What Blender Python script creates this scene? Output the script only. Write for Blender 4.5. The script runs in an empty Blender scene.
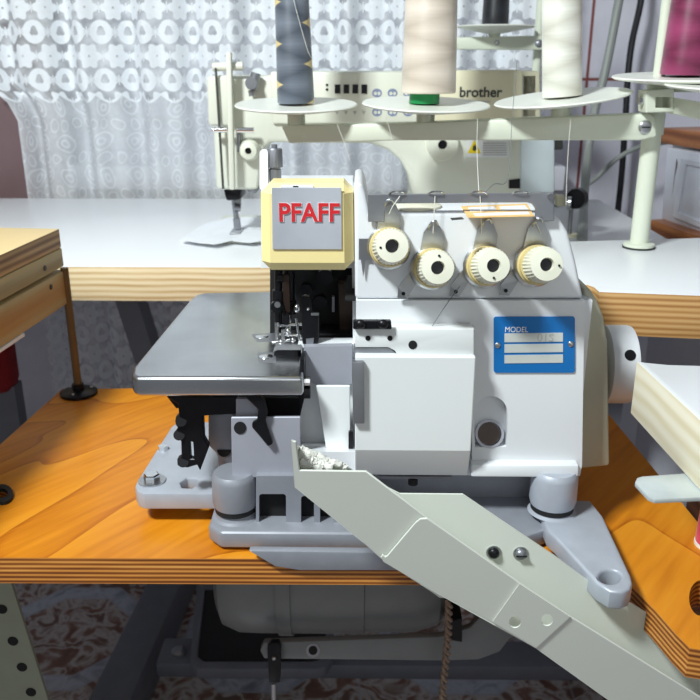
import bpy, bmesh, math, random
from mathutils import Vector, Matrix
random.seed(7)
C = bpy.context.scene.collection
PI = math.pi

# ------------------------------------------------------------------ camera model
F = 820.0; PITCH = math.radians(19.3); YAW = math.radians(0.8); CZ = 0.95
_f = Vector((-math.sin(YAW)*math.cos(PITCH), math.cos(YAW)*math.cos(PITCH), -math.sin(PITCH)))
_r = Vector((math.cos(YAW), math.sin(YAW), 0)); _u = _r.cross(_f)
O = Vector((0, 0, CZ))
def ray(px, py): return _f + _r*((px-350)/F) + _u*((350-py)/F)
def W(px, py, Y):            # point at distance Y into the room
    d = ray(px, py); return O + d*(Y/d.y)
def WZ(px, py, Z):           # point at height Z
    d = ray(px, py); return O + d*((Z-CZ)/d.z)

# ------------------------------------------------------------------ materials
def lin(c):
    r = []
    for v in c[:3]:
        v /= 255.0
        r.append(v/12.92 if v <= .04045 else ((v+.055)/1.055)**2.4)
    return (r[0], r[1], r[2], 1)
M = {}
def newmat(name):
    m = bpy.data.materials.new(name); m.use_nodes = True
    nt = m.node_tree; b = nt.nodes['Principled BSDF']; M[name] = m
    return m, nt, b
def mat(name, col, rough=.5, metal=0, var=.06, scale=40, spec=.5, bump=0, coat=0):
    m, nt, b = newmat(name)
    b.inputs['Roughness'].default_value = rough; b.inputs['Metallic'].default_value = metal
    b.inputs['Specular IOR Level'].default_value = spec; b.inputs['Coat Weight'].default_value = coat
    tc = nt.nodes.new('ShaderNodeTexCoord'); n = nt.nodes.new('ShaderNodeTexNoise')
    n.inputs['Scale'].default_value = scale; n.inputs['Detail'].default_value = 4
    nt.links.new(tc.outputs['Object'], n.inputs['Vector'])
    cr = nt.nodes.new('ShaderNodeValToRGB'); c = lin(col)
    cr.color_ramp.elements[0].position = .3; cr.color_ramp.elements[1].position = .7
    cr.color_ramp.elements[0].color = tuple(x*(1-var) for x in c[:3])+(1,)
    cr.color_ramp.elements[1].color = tuple(min(1, x*(1+var)) for x in c[:3])+(1,)
    nt.links.new(n.outputs['Fac'], cr.inputs['Fac']); nt.links.new(cr.outputs['Color'], b.inputs['Base Color'])
    if bump:
        bp = nt.nodes.new('ShaderNodeBump'); bp.inputs['Strength'].default_value = bump; bp.inputs['Distance'].default_value = .001
        nt.links.new(n.outputs['Fac'], bp.inputs['Height']); nt.links.new(bp.outputs['Normal'], b.inputs['Normal'])
    return m

class E:                     # shader arithmetic
    nt = None
    def __init__(s, k): s.k = k
    @staticmethod
    def m(op, *a):
        n = E.nt.nodes.new('ShaderNodeMath'); n.operation = op
        for i, x in enumerate(a):
            if isinstance(x, E): E.nt.links.new(x.k, n.inputs[i])
            else: n.inputs[i].default_value = x
        return E(n.outputs[0])
    def __add__(s, o): return E.m('ADD', s, o)
    def __radd__(s, o): return E.m('ADD', o, s)
    def __sub__(s, o): return E.m('SUBTRACT', s, o)
    def __rsub__(s, o): return E.m('SUBTRACT', o, s)
    def __mul__(s, o): return E.m('MULTIPLY', s, o)
    def __rmul__(s, o): return E.m('MULTIPLY', o, s)
    def __truediv__(s, o): return E.m('DIVIDE', s, o)
def fl(a): return E.m('FLOOR', a)
def fr(a): return E.m('FRACT', a)
def sn(a): return E.m('SINE', a)
def ab(a): return E.m('ABSOLUTE', a)
def mx(a, b): return E.m('MAXIMUM', a, b)
def mn(a, b): return E.m('MINIMUM', a, b)
def sq(a): return E.m('SQRT', a)
def step(edge, x, w):        # smooth 0->1 as x passes edge
    n = E.nt.nodes.new('ShaderNodeMapRange'); n.interpolation_type = 'SMOOTHSTEP'
    n.inputs['From Min'].default_value = -w; n.inputs['From Max'].default_value = w
    d = E.m('SUBTRACT', x, edge); E.nt.links.new(d.k, n.inputs['Value'])
    return E(n.outputs['Result'])
def sep(nt, out):
    n = nt.nodes.new('ShaderNodeSeparateXYZ'); nt.links.new(out, n.inputs[0])
    return E(n.outputs[0]), E(n.outputs[1]), E(n.outputs[2])
def ramp(nt, fac, stops):
    cr = nt.nodes.new('ShaderNodeValToRGB'); e = cr.color_ramp.elements
    while len(e) < len(stops): e.new(.5)
    for i, (p, c) in enumerate(stops): e[i].position = p; e[i].color = lin(c)
    nt.links.new(fac.k if isinstance(fac, E) else fac, cr.inputs['Fac'])
    return cr.outputs['Color']
def noise(nt, vec, scale, detail=4, sc=(1, 1, 1), dist=0):
    mp = nt.nodes.new('ShaderNodeMapping'); mp.inputs['Scale'].default_value = sc
    n = nt.nodes.new('ShaderNodeTexNoise'); n.inputs['Scale'].default_value = scale; n.inputs['Detail'].default_value = detail
    n.inputs['Distortion'].default_value = dist
    nt.links.new(vec, mp.inputs['Vector']); nt.links.new(mp.outputs['Vector'], n.inputs['Vector'])
    return E(n.outputs['Fac'])
def objco(nt): return nt.nodes.new('ShaderNodeTexCoord').outputs['Object']

def plymat(name, stops, pitch, warp=.002, rough=.6):   # sawn plywood edge: plies as bands over height
    m, nt, b = newmat(name); E.nt = nt; co = objco(nt)
    x, y, z = sep(nt, co)
    n1 = noise(nt, co, 9, 3, (1, 1, .3)); n2 = noise(nt, co, 60, 4, (.15, .15, 3))
    t = (z + (n1-.5)*warp)/pitch
    s = sn(t*2*PI)*.5+.5
    f = s*.75 + (n2-.5)*.9 + .1
    nt.links.new(ramp(nt, f, stops), b.inputs['Base Color']); b.inputs['Roughness'].default_value = rough
    return m
plymat('ply_orange', [(.05, (98, 50, 16)), (.4, (160, 92, 30)), (.75, (205, 135, 58)), (1, (226, 165, 88))], .0036, .0006, .45)
plymat('ply_pale', [(0, (196, 164, 118)), (.35, (222, 198, 154)), (.7, (232, 212, 172)), (1, (240, 224, 190))], .007, .006)
plymat('ply_brown', [(0, (160, 112, 62)), (.4, (192, 146, 88)), (.7, (204, 160, 102)), (1, (214, 174, 120))], .005, .004)
plymat('ply_tan', [(0, (112, 80, 48)), (.4, (150, 116, 76)), (.7, (176, 142, 96)), (1, (196, 166, 118))], .007, .002)
plymat('ply_cream', [(0, (218, 206, 172)), (.35, (228, 218, 190)), (.7, (234, 226, 202)), (1, (238, 232, 212))], .011, .009)
plymat('batten_wood', [(0, (150, 134, 96)), (.4, (172, 160, 122)), (.75, (186, 170, 124)), (1, (196, 172, 118))], .022, .004)
plymat('rail_wood', [(0, (176, 128, 70)), (.4, (184, 144, 88)), (.75, (184, 160, 112)), (1, (190, 168, 120))], .034, .004)
plymat('brown_wood', [(0, (122, 70, 38)), (.4, (150, 92, 54)), (.75, (168, 106, 64)), (1, (178, 118, 74))], .02, .01, .4)

def orange_wood():
    m, nt, b = newmat('orange_wood'); E.nt = nt; co = objco(nt)
    rot = nt.nodes.new('ShaderNodeMapping'); rot.inputs['Rotation'].default_value = (0, 0, math.radians(38))
    nt.links.new(co, rot.inputs['Vector']); v = rot.outputs['Vector']
    big = noise(nt, v, 5.5, 2, (1, .38, 1), .7)
    r0_ = fr(big*8.0); rings = r0_*.8 - (1-step(.05, r0_, .03))*.45                                  # flat sawn figure: contour bands
    grain = noise(nt, v, 26, 5, (6, .5, 1))
    f = .34 + rings*.36 + (grain-.5)*.6
    col = ramp(nt, f, [(0, (140, 76, 12)), (.22, (188, 106, 16)), (.5, (214, 134, 26)), (.8, (226, 152, 40)), (1, (234, 168, 60))])
    nt.links.new(col, b.inputs['Base Color']); b.inputs['Roughness'].default_value = .38; b.inputs['Specular IOR Level'].default_value = .3
    b.inputs['Coat Weight'].default_value = .12; b.inputs['Coat Roughness'].default_value = .15
orange_wood()

def floor_mat():
    m, nt, b = newmat('floor_marble'); E.nt = nt; co = objco(nt)
    x, y, z = sep(nt, co)
    n = noise(nt, co, 22, 8, (1, 1, 1), 1.2); n2 = noise(nt, co, 7, 4, (1, 1, 1), .5)
    c1 = ramp(nt, n, [(.2, (70, 46, 38)), (.42, (132, 96, 80)), (.52, (196, 188, 186)), (.62, (120, 88, 72)), (.8, (92, 84, 92))])
    c2 = ramp(nt, n, [(.25, (110, 112, 128)), (.5, (190, 194, 206)), (.75, (130, 134, 152))])
    # square tiles, each with a diamond-and-octagon border
    u = ab(fr(x/.34)-.5); w = ab(fr(y/.34)-.5)
    oct_ = mx(mx(u, w), (u+w)*.72)
    band = step(.30, oct_, .004)*(1-step(.40, oct_, .004))
    line = mx(step(.295, oct_, .004)*(1-step(.307, oct_, .004)), step(.392, oct_, .004)*(1-step(.404, oct_, .004)))
    joint = step(.494, mx(u, w), .003)
    mix = nt.nodes.new('ShaderNodeMix'); mix.data_type = 'RGBA'
    nt.links.new(band.k, mix.inputs[0]); nt.links.new(c1, mix.inputs[6]); nt.links.new(c2, mix.inputs[7])
    mix2 = nt.nodes.new('ShaderNodeMix'); mix2.data_type = 'RGBA'
    nt.links.new(mx(line*.7, joint*.5).k, mix2.inputs[0]); nt.links.new(mix.outputs[2], mix2.inputs[6]); mix2.inputs[7].default_value = lin((170, 170, 180))
    nt.links.new(mix2.outputs[2], b.inputs['Base Color']); b.inputs['Roughness'].default_value = .3
floor_mat()

def wall_mat():
    m, nt, b = newmat('wall_tiles'); E.nt = nt; co = objco(nt)
    x, y, z = sep(nt, co)
    n = noise(nt, co, 12, 5)
    base = ramp(nt, n, [(.3, (196, 194, 206)), (.7, (216, 215, 224))])
    u = ab(fr((x-.405)/.60+.5)-.5)*.60; w = ab(fr((z-.922)/.40+.5)-.5)*.40
    g = (1-step(.0026, mn(u, w), .0012))*step(.36, x, .01)
    mix = nt.nodes.new('ShaderNodeMix'); mix.data_type = 'RGBA'
    nt.links.new(g.k, mix.inputs[0]); nt.links.new(base, mix.inputs[6]); mix.inputs[7].default_value = lin((128, 62, 58))
    nt.links.new(mix.outputs[2], b.inputs['Base Color']); b.inputs['Roughness'].default_value = .35
wall_mat()

def lace_mat():
    m, nt, b = newmat('lace'); E.nt = nt
    uv = nt.nodes.new('ShaderNodeTexCoord').outputs['UV']
    u, v, _ = sep(nt, uv)
    P = .046; R = .037
    rv = (v-.905)/R; row = fl(rv); par = fr(row*.5)*2       # 0/1 alternate rows
    a = (fr(u/P + par*.5)-.5)*P; c = (fr(rv)-.5)*R
    d = sq(a*a+c*c); th = E.m('ARCTAN2', c, a)
    petal = E.m('COSINE', th*6)
    ro = .0188 + petal*.0026*par
    flower = 1-step(ro, d, .0011)
    hr = (.0066 + E.m('COSINE', th*3+1.57)*.0012 + E.m('COSINE', th-1.57)*.0012)*(1-par) + par*.0016
    hole = 1-step(hr, d, .0009)
    # little sprays between the flowers
    a2 = (fr(u/P + par*.5 + .5)-.5)*P; d2 = sq(a2*a2 + c*c); th2 = E.m('ARCTAN2', c, a2)
    spray = (1-step(.0062 + E.m('COSINE', th2*8)*.0028, d2, .0009))
    veil = noise(nt, uv, 34, 2)
    heavy_o = mx(mx(flower*(1-hole)*.98, spray*.9), .50 + (veil-.5)*1.1)
    # sheer ground with rings
    ring = lambda px_, r1, w_: (1-step(w_, ab(px_-r1), .0008))
    uw = u + (noise(nt, uv, 16, 1)-.5)*.05; vw = v + (noise(nt, uv, 13, 1, (1.3, .8, 1))-.5)*.03
    P2 = .052; a3 = (fr(uw/P2)-.5)*P2; c3 = (fr(vw/.058+.3)-.5)*.058; d3 = sq(a3*a3+c3*c3)
    a4 = (fr(uw/.026+.5)-.5)*.026; c4 = (fr(vw/.058+.8)-.5)*.058; d4 = sq(a4*a4+c4*c4)
    sheer_o = mx(mx(ring(d3, .0145, .0014), ring(d3, .0055, .0016)), ring(d4, .0085, .0013))*.16 + .58 + (noise(nt, uv, 22, 3)-.5)*.3
    scal = ab(sn(u*(PI/P)))*.012
    up = step(.893, v + scal - .006, .0015); low = 1-step(.615, v, .003)
    hv = mx(up, low)
    op = heavy_o*hv + sheer_o*(1-hv)
    n = noise(nt, uv, 160, 2); op = mn(mx(op + (n-.5)*.16, 0.0), 1.0)
    nt.nodes.remove(b)
    df = nt.nodes.new('ShaderNodeBsdfDiffuse'); df.inputs['Color'].default_value = lin((244, 248, 252))
    tl = nt.nodes.new('ShaderNodeBsdfTranslucent'); tl.inputs['Color'].default_value = lin((225, 228, 240))
    mxs = nt.nodes.new('ShaderNodeMixShader'); mxs.inputs[0].default_value = .08
    nt.links.new(df.outputs[0], mxs.inputs[1]); nt.links.new(tl.outputs[0], mxs.inputs[2])
    tr = nt.nodes.new('ShaderNodeBsdfTransparent'); fin = nt.nodes.new('ShaderNodeMixShader')
    nt.links.new(op.k, fin.inputs[0]); nt.links.new(tr.outputs[0], fin.inputs[1]); nt.links.new(mxs.outputs[0], fin.inputs[2])
    nt.links.new(fin.outputs[0], nt.nodes['Material Output'].inputs['Surface'])
lace_mat()

def threadmat(name, dark, light, tip=None):     # cross wound sewing thread: crossing bands round the cone
    m, nt, b = newmat(name); E.nt = nt
    x, y, z = sep(nt, objco(nt)); th = E.m('ARCTAN2', y, x)
    q = E.m('PINGPONG', z/.020 + th*(1/PI)*1.0, 1.0)
    q2 = E.m('PINGPONG', z/.020 - th*(1/PI)*1.0, 1.0)
    n = noise(nt, objco(nt), 30, 3, (1, 1, 30))
    f = mn(q, q2)*1.1 + (n-.5)*.35 + .12
    body = ramp(nt, f, [(.1, dark), (.9, light)])
    if tip:
        k = 1-step(.30, mx(q, q2), .03); mix = nt.nodes.new('ShaderNodeMix'); mix.data_type = 'RGBA'
        nt.links.new(k.k, mix.inputs[0]); nt.links.new(body, mix.inputs[6]); mix.inputs[7].default_value = lin(tip); body = mix.outputs[2]
    nt.links.new(body, b.inputs['Base Color'])
    b.inputs['Roughness'].default_value = .42; b.inputs['Sheen Weight'].default_value = .2
    fine = sn(z*9000 + th*8)
    bp = nt.nodes.new('ShaderNodeBump'); bp.inputs['Strength'].default_value = .12; bp.inputs['Distance'].default_value = .0004
    nt.links.new(fine.k, bp.inputs['Height']); nt.links.new(bp.outputs['Normal'], b.inputs['Normal'])
threadmat('thread_grey', (72, 80, 92), (116, 124, 136), (222, 200, 140))
threadmat('thread_beige', (196, 182, 166), (228, 216, 202))
threadmat('thread_ivory', (204, 202, 188), (240, 239, 230))
threadmat('thread_magenta', (104, 24, 60), (150, 54, 98))
threadmat('thread_black', (16, 17, 22), (34, 36, 44))
threadmat('thread_pink', (190, 40, 70), (220, 70, 100))

mat('enamel_white', (226, 229, 232), .32, var=.02, scale=8)
mat('cover_white', (228, 231, 231), .38, var=.02, scale=8)
mat('cream_cover', (240, 222, 158), .35, var=.03, scale=10)
mat('guard_olive', (186, 186, 164), .4, var=.03)
mat('chute_cream', (217, 221, 211), .42, var=.02, scale=10)
mat('stand_cream', (216, 221, 203), .4, var=.03, scale=12)
mat('steel', (188, 190, 192), .3, .95, var=.08, scale=60)
mat('steel_brushed', (196, 198, 200), .27, 1, var=.12, scale=18)
mat('steel_plate', (150, 152, 158), .4, .75, var=.1, scale=30)
mat('sheet_grey', (166, 168, 178), .45, .2, var=.04)
mat('chrome', (225, 226, 228), .12, 1, var=.03)
mat('zinc', (196, 204, 204), .35, .3, var=.14, scale=40)
mat('nameplate_steel', (196, 200, 208), .3, .35, var=.12, scale=25)
mat('cast_grey', (147, 150, 158), .45, .25, var=.05, scale=80)
mat('wing_grey', (176, 182, 192), .42, .2, var=.05, scale=80)
mat('black_steel', (26, 26, 30), .35, .5, var=.25, scale=90)
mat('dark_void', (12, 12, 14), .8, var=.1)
mat('oily_brown', (52, 38, 30), .35, .4, var=.3, scale=60)
mat('rubber', (18, 18, 20), .7, var=.1)
mat('red_paint', (206, 40, 46), .4, var=.04)
mat('white_paint', (236, 236, 238), .5, var=.02)
mat('blue_plate', (18, 112, 186), .35, .1, var=.04)
mat('label_strip', (206, 210, 206), .4, .1, var=.06)
mat('orange_print', (244, 196, 124), .5, var=.15, scale=120)
mat('laminate', (238, 240, 242), .3, var=.02, scale=6)
mat('laminate_yellow', (246, 214, 150), .4, var=.05, scale=14)
mat('dial_cream', (226, 225, 206), .35, var=.03)
mat('dial_edge', (206, 188, 130), .4, var=.06)
mat('ink', (60, 62, 58), .5, var=.05)
mat('faint_ink', (184, 187, 184), .5, var=.05)
mat('icon_blue', (130, 140, 170), .5, var=.1)
mat('machine_cream', (224, 226, 212), .4, var=.02, scale=8)
mat('machine_warm_cream', (230, 225, 194), .4, var=.02, scale=8)  # warmer cream of the motor boxes and bobbin winder fittings
mat('machine_panel', (230, 232, 216), .4, var=.02, scale=8)
mat('machine_grey', (186, 196, 200), .45, var=.03)
mat('warn_yellow', (240, 214, 20), .5, var=.04)
mat('paper', (236, 238, 240), .6, var=.02)
mat('plastic_green', (16, 128, 66), .4, var=.05)
mat('disc_white', (236, 238, 228), .35, var=.02)
mat('gauze', (240, 243, 248), .85, var=.03, scale=90, bump=.3)
mat('cable_grey', (138, 142, 138), .5, var=.04)
mat('cable_black', (20, 20, 26), .5, var=.1)
mat('frame_grey', (108, 111, 120), .5, .2, var=.06)
mat('motor_grey', (126, 130, 130), .4, .15, var=.05)
mat('pedal_black', (16, 16, 20), .7, var=.15, bump=.2)
mat('leg_green', (146, 152, 132), .45, .1, var=.04)
mat('red_cloth', (130, 14, 20), .85, var=.15, scale=60, bump=.2)
mat('trim_brown', (128, 104, 106), .5, var=.1, scale=12)
mat('panel_white', (216, 218, 228), .4, var=.03)
mat('groove_dark', (84, 54, 52), .6, var=.1)
mat('brass_rod', (112, 88, 54), .5, .2, var=.1)
mat('thread_line', (228, 226, 216), .6, var=.02)
mat('thread_dark', (120, 122, 124), .6, var=.02)
mat('rope', (150, 130, 112), .6, .3, var=.3, scale=300)
mat('lint', (222, 222, 214), .95, var=.12, scale=300, bump=.6)
mat('window_plastic', (224, 222, 200), .15, var=.04)
mat('window_frame_white', (214, 214, 222), .4, var=.02)

# ------------------------------------------------------------------ mesh builder
class MB:
    def __init__(s): s.bm = bmesh.new()
    def prism(s, loops, vec):          # closed coplanar loops (first = outline, rest = holes), swept by vec
        if isinstance(loops[0], Vector): loops = [loops]
        vec = Vector(vec); bm = s.bm
        if len(loops) == 1:
            fs = [bm.faces.new([bm.verts.new(p) for p in loops[0]])]
        else:
            es = []
            for lp in loops:
                vs = [bm.verts.new(p) for p in lp]
                es += [bm.edges.new((vs[i], vs[(i+1) % len(vs)])) for i in range(len(vs))]
            r = bmesh.ops.triangle_fill(bm, edges=es, use_beauty=True, use_dissolve=False)
            fs = [g for g in r['geom'] if isinstance(g, bmesh.types.BMFace)]
        if vec.length > 0:
            r = bmesh.ops.extrude_face_region(bm, geom=fs, use_keep_orig=True)
            bmesh.ops.translate(bm, vec=vec, verts=[g for g in r['geom'] if isinstance(g, bmesh.types.BMVert)])
        return s
    def pp(s, pts, Yf, Yb, holes=()):  # outline seen from the front, standing at Yf and running back to Yb
        return s.prism([[W(x, y, Yf) for x, y in pts]]+[[W(x, y, Yf) for x, y in h] for h in holes], (0, Yb-Yf, 0))
    def zp(s, pts, Z, th, holes=()):   # outline on a level surface at height Z, th thick downwards
        return s.prism([[WZ(x, y, Z) for x, y in pts]]+[[WZ(x, y, Z) for x, y in h] for h in holes], (0, 0, -th))
    def xp(s, prof, x0, x1):           # profile (Y, z) swept along x
        return s.prism([Vector((x0, y, z)) for y, z in prof], (x1-x0, 0, 0))
    def box(s, x0, x1, y0, y1, z0, z1):
        return s.prism([Vector((x0, y0, z0)), Vector((x1, y0, z0)), Vector((x1, y1, z0)), Vector((x0, y1, z0))], (0, 0, z1-z0))
    def lathe(s, prof, o, ax=(0, 0, 1), n=32, mod=None):   # prof [(r, h)]
        o = Vector(o); q = Vector((0, 0, 1)).rotation_difference(Vector(ax).normalized()); rings = []
        for j, (r, h) in enumerate(prof):
            if r < 1e-6: rings.append([s.bm.verts.new(o+q@Vector((0, 0, h)))]); continue
            rings.append([s.bm.verts.new(o+q@Vector(((r*(mod(j, i) if mod else 1))*math.cos(2*PI*i/n), (r*(mod(j, i) if mod else 1))*math.sin(2*PI*i/n), h))) for i in range(n)])
        for a, b in zip(rings, rings[1:]):
            for i in range(n):
                k = (i+1) % n
                if len(a) == 1 and len(b) == 1: break
                if len(a) == 1: s.bm.faces.new((a[0], b[i], b[k]))
                elif len(b) == 1: s.bm.faces.new((a[i], a[k], b[0]))
                else: s.bm.faces.new((a[i], a[k], b[k], b[i]))
        if len(rings[0]) > 1: s.bm.faces.new(rings[0][::-1])
        if len(rings[-1]) > 1: s.bm.faces.new(rings[-1])
        return s
    def cyl(s, p0, p1, r, r1=None, n=20):
        p0 = Vector(p0); p1 = Vector(p1); d = p1-p0
        return s.lathe([(r, 0), (r if r1 is None else r1, d.length)], p0, d, n)
    def ball(s, c, r, sc=(1, 1, 1), n=12):
        mtx = Matrix.Translation(Vector(c)) @ Matrix.Diagonal((sc[0], sc[1], sc[2], 1))
        bmesh.ops.create_uvsphere(s.bm, u_segments=n*2, v_segments=n, radius=r, matrix=mtx); return s
    def tube(s, pts, r, n=10, cuts=6):
        pts = [Vector(p) for p in pts]
        if len(pts) > 2:                # Catmull-Rom
            q = [pts[0]*2-pts[1]]+pts+[pts[-1]*2-pts[-2]]; out = []
            for i in range(1, len(q)-2):
                for k in range(cuts):
                    t = k/cuts; a, b, c, d = q[i-1:i+3]
                    out.append(.5*((2*b)+(c-a)*t+(2*a-5*b+4*c-d)*t*t+(3*b-a-3*c+d)*t**3))
            pts = out+[pts[-1]]
        rings = []; up = Vector((0.31, 0.2, 0.93))
        for i, p in enumerate(pts):
            t = (pts[min(i+1, len(pts)-1)]-pts[max(i-1, 0)]).normalized()
            a = t.cross(up); a = a.normalized() if a.length > 1e-5 else t.orthogonal().normalized(); b = t.cross(a)
            rings.append([s.bm.verts.new(p+a*(r*math.cos(2*PI*k/n))+b*(r*math.sin(2*PI*k/n))) for k in range(n)])
        for a, b in zip(rings, rings[1:]):
            for i in range(n): s.bm.faces.new((a[i], a[(i+1) % n], b[(i+1) % n], b[i]))
        s.bm.faces.new(rings[0][::-1]); s.bm.faces.new(rings[-1]); return s
    def bevel(s, w, seg=3, ang=30):
        bmesh.ops.recalc_face_normals(s.bm, faces=s.bm.faces)
        es = [e for e in s.bm.edges if len(e.link_faces) == 2 and e.calc_face_angle(0) > math.radians(ang)]
        bmesh.ops.bevel(s.bm, geom=es, offset=w, segments=seg, profile=.5, affect='EDGES', clamp_overlap=True); return s
    def build(s, name, m, parent=None, local=False, ang=28, label=None):
        bmesh.ops.recalc_face_normals(s.bm, faces=s.bm.faces)
        me = bpy.data.meshes.new(name); s.bm.to_mesh(me); s.bm.free()
        me.materials.append(M[m]); me.polygons.foreach_set('use_smooth', [True]*len(me.polygons))
        me.set_sharp_from_angle(angle=math.radians(ang))
        o = bpy.data.objects.new(name, me); C.objects.link(o)
        if parent is not None:
            o.parent = parent
            if not local:
                p = parent
                loc = Vector()
                while p is not None: loc += p.location; p = p.parent
                o.matrix_parent_inverse = Matrix.Translation(-loc) if parent.type == 'EMPTY' else Matrix.Identity(4)
        if label: o['label'] = label
        return o
def thing(name, loc, label, cat, group=None):
    o = bpy.data.objects.new(name, None); C.objects.link(o); o.location = loc; o.empty_display_size = .02
    return tag(o, label, cat, group)
def tag(o, label, cat, group=None):
    o['label'] = label; o['category'] = cat
    if group: o['group'] = group
    return o
def struct(o): o['kind'] = 'structure'; return o
def copy_tree(o, parent=None):
    c = o.copy(); C.objects.link(c)
    if parent is not None: c.parent = parent
    for ch in list(o.children): copy_tree(ch, c)
    return c
def text(name, body, px0, py_base, px1, Y, m, parent, bold=0, dy=.0006, sy=1.0):   # flat lettering on a surface facing the front
    cu = bpy.data.curves.new(name, 'FONT'); cu.body = body; cu.size = 1; cu.offset = bold; cu.extrude = .002
    t = bpy.data.objects.new(name, cu); C.objects.link(t); bpy.context.view_layer.update()
    dg = bpy.context.evaluated_depsgraph_get(); me = bpy.data.meshes.new_from_object(t.evaluated_get(dg))
    bpy.data.objects.remove(t); me.name = name
    xs = [v.co.x for v in me.vertices]; a = W(px0, py_base, Y); b = W(px1, py_base, Y)
    k = (b.x-a.x)/(max(xs)-min(xs))
    for v in me.vertices:
        v.co = Vector((a.x+(v.co.x-min(xs))*k, Y-dy-v.co.z*.05, a.z+v.co.y*k*sy))
    me.materials.clear(); me.materials.append(M[m])
    o = bpy.data.objects.new(name, me); C.objects.link(o); o.parent = parent
    if parent is not None and parent.type == 'EMPTY': o.matrix_parent_inverse = Matrix.Translation(-parent.location)
    return o
def circ(cx, cy, rx, ry=None, n=20, a0=0, a1=360):
    ry = rx if ry is None else ry
    m_ = n if a1-a0 >= 360 else n+1
    return [(cx+rx*math.cos(math.radians(a0+(a1-a0)*i/n)), cy+ry*math.sin(math.radians(a0+(a1-a0)*i/n))) for i in range(m_)]
def rrect(x0, y0, x1, y1, r, n=5):
    p = []
    for cx, cy, a in ((x1-r, y1-r, 0), (x0+r, y1-r, 90), (x0+r, y0+r, 180), (x1-r, y0+r, 270)):
        p += circ(cx, cy, r, r, n, a, a+90)
    return p

# ================================================================== SETTING
WALL_Y = 1.56; T = .62
struct(MB().box(-1.6, 1.6, -.6, WALL_Y, -.05, 0).build('floor', 'floor_marble'))
struct(MB().box(-1.6, 1.6, WALL_Y, WALL_Y+.1, -.05, 2.5).build('wall_back', 'wall_tiles'))
a = W(20, 100, 1.40).x
tb = MB().box(a-.28, a+.03, 1.47, 1.50, .70, 2.2)
for q in (.01, .2): tb.box(a-q-.012, a-q, 1.464, 1.47, .72, 2.15)
struct(MB().box(a+.04, .36, 1.475, WALL_Y-.001, .735, .778).bevel(.003, 2).build('trim_2', 'window_frame_white'))
struct(tb.bevel(.003, 2).build('trim_1', 'trim_brown'))

# lace curtain ------------------------------------------------------
cb = bmesh.new(); uvl = cb.loops.layers.uv.new('UVMap')
x0 = W(-14, 60, 1.42).x; xl_ = W(24, 150, 1.42).x-x0; x1 = W(549, 60, 1.42).x; NX, NZ = 520, 56; zs = [.14+(1.75-.14)*j/NZ for j in range(NZ+1)]
grid = []; us = [0]
def fold(x, z):
    return .013*math.sin(x*62+.8*math.sin(x*11)) + .007*math.sin(x*131+2+1.5*math.sin(x*7)) + .004*math.sin(z*3+x*20)
for i in range(NX+1):
    x = x0+(x1-x0)*i/NX
    if i: us.append(us[-1]+math.hypot((x1-x0)/NX, fold(x, 1)-fold(x-(x1-x0)/NX, 1)))
    gat = lambda z: xl_*(1-i/NX)**7*max(0, min(1, (.905-z)/.025))
    grid.append([cb.verts.new((x+gat(z), 1.425+fold(x, z), z)) for z in zs])
for i in range(NX):
    for j in range(NZ):
        f = cb.faces.new((grid[i][j], grid[i+1][j], grid[i+1][j+1], grid[i][j+1])); f.smooth = True
        for l, (ii, jj) in zip(f.loops, ((i, j), (i+1, j), (i+1, j+1), (i, j+1))): l[uvl].uv = (us[ii], zs[jj])
me = bpy.data.meshes.new('lace_curtain'); cb.to_mesh(me); cb.free(); me.materials.append(M['lace'])
cur = bpy.data.objects.new('lace_curtain', me); C.objects.link(cur)
tag(cur, 'white lace curtain with floral pattern hanging in folds behind the tables', 'curtain')
rod = MB().cyl((x0-.05, 1.425, 1.76), (x1+.05, 1.425, 1.76), .012)
rod.build('curtain_rod', 'window_frame_white', cur, local=True)

# ================================================================== TABLES
# --- orange overlock table
ot = thing('sewing_table', (0, .66, 0), 'low orange varnished plywood table carrying the white overlock sewing machine', 'table')
top_pts = [(-30, 557.5), (420, 559.5), (500, 560), (560, 556), (590, 553), (606, 556), (616, 565), (628, 583), (655, 610), (676, 634), (690, 648), (715, 652),
           (790, 640), (720, 549), (700, 525), (658, 474), (620, 428), (584, 384), (62, 389)]
wpts = [WZ(x, y, T) for x, y in top_pts]
wpts[-1] = WZ(62, 389, T); wpts[0] = WZ(-30, 557.5, T)
wpts.append(Vector((wpts[-1].x-.012, .645, T)))
hole1 = [WZ(x, y, T) for x, y in circ(701, 598, 12, 18, 20)]
hole2 = [WZ(x, y, T) for x, y in circ(-4, 493, 13, 9, 20)]
tm = MB().prism([wpts, hole1, hole2], (0, 0, -.0212)).build('tabletop', 'orange_wood', ot)
tm.data.materials.append(M['ply_orange'])
for p in tm.data.polygons:
    if abs(p.normal.z) < .5: p.material_index = 1
gm = MB().zp(circ(2, 493, 11, 9), T+.003, .003, [circ(2, 493, 6, 4.5)]).build('cable_grommet', 'rubber', ot)
for (xx, y0, y1) in ((.27, .47, .50),):
    MB().box(xx-.015, xx+.015, y0, y1, .0, T-.0214).build('leg', 'frame_grey', ot)
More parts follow.
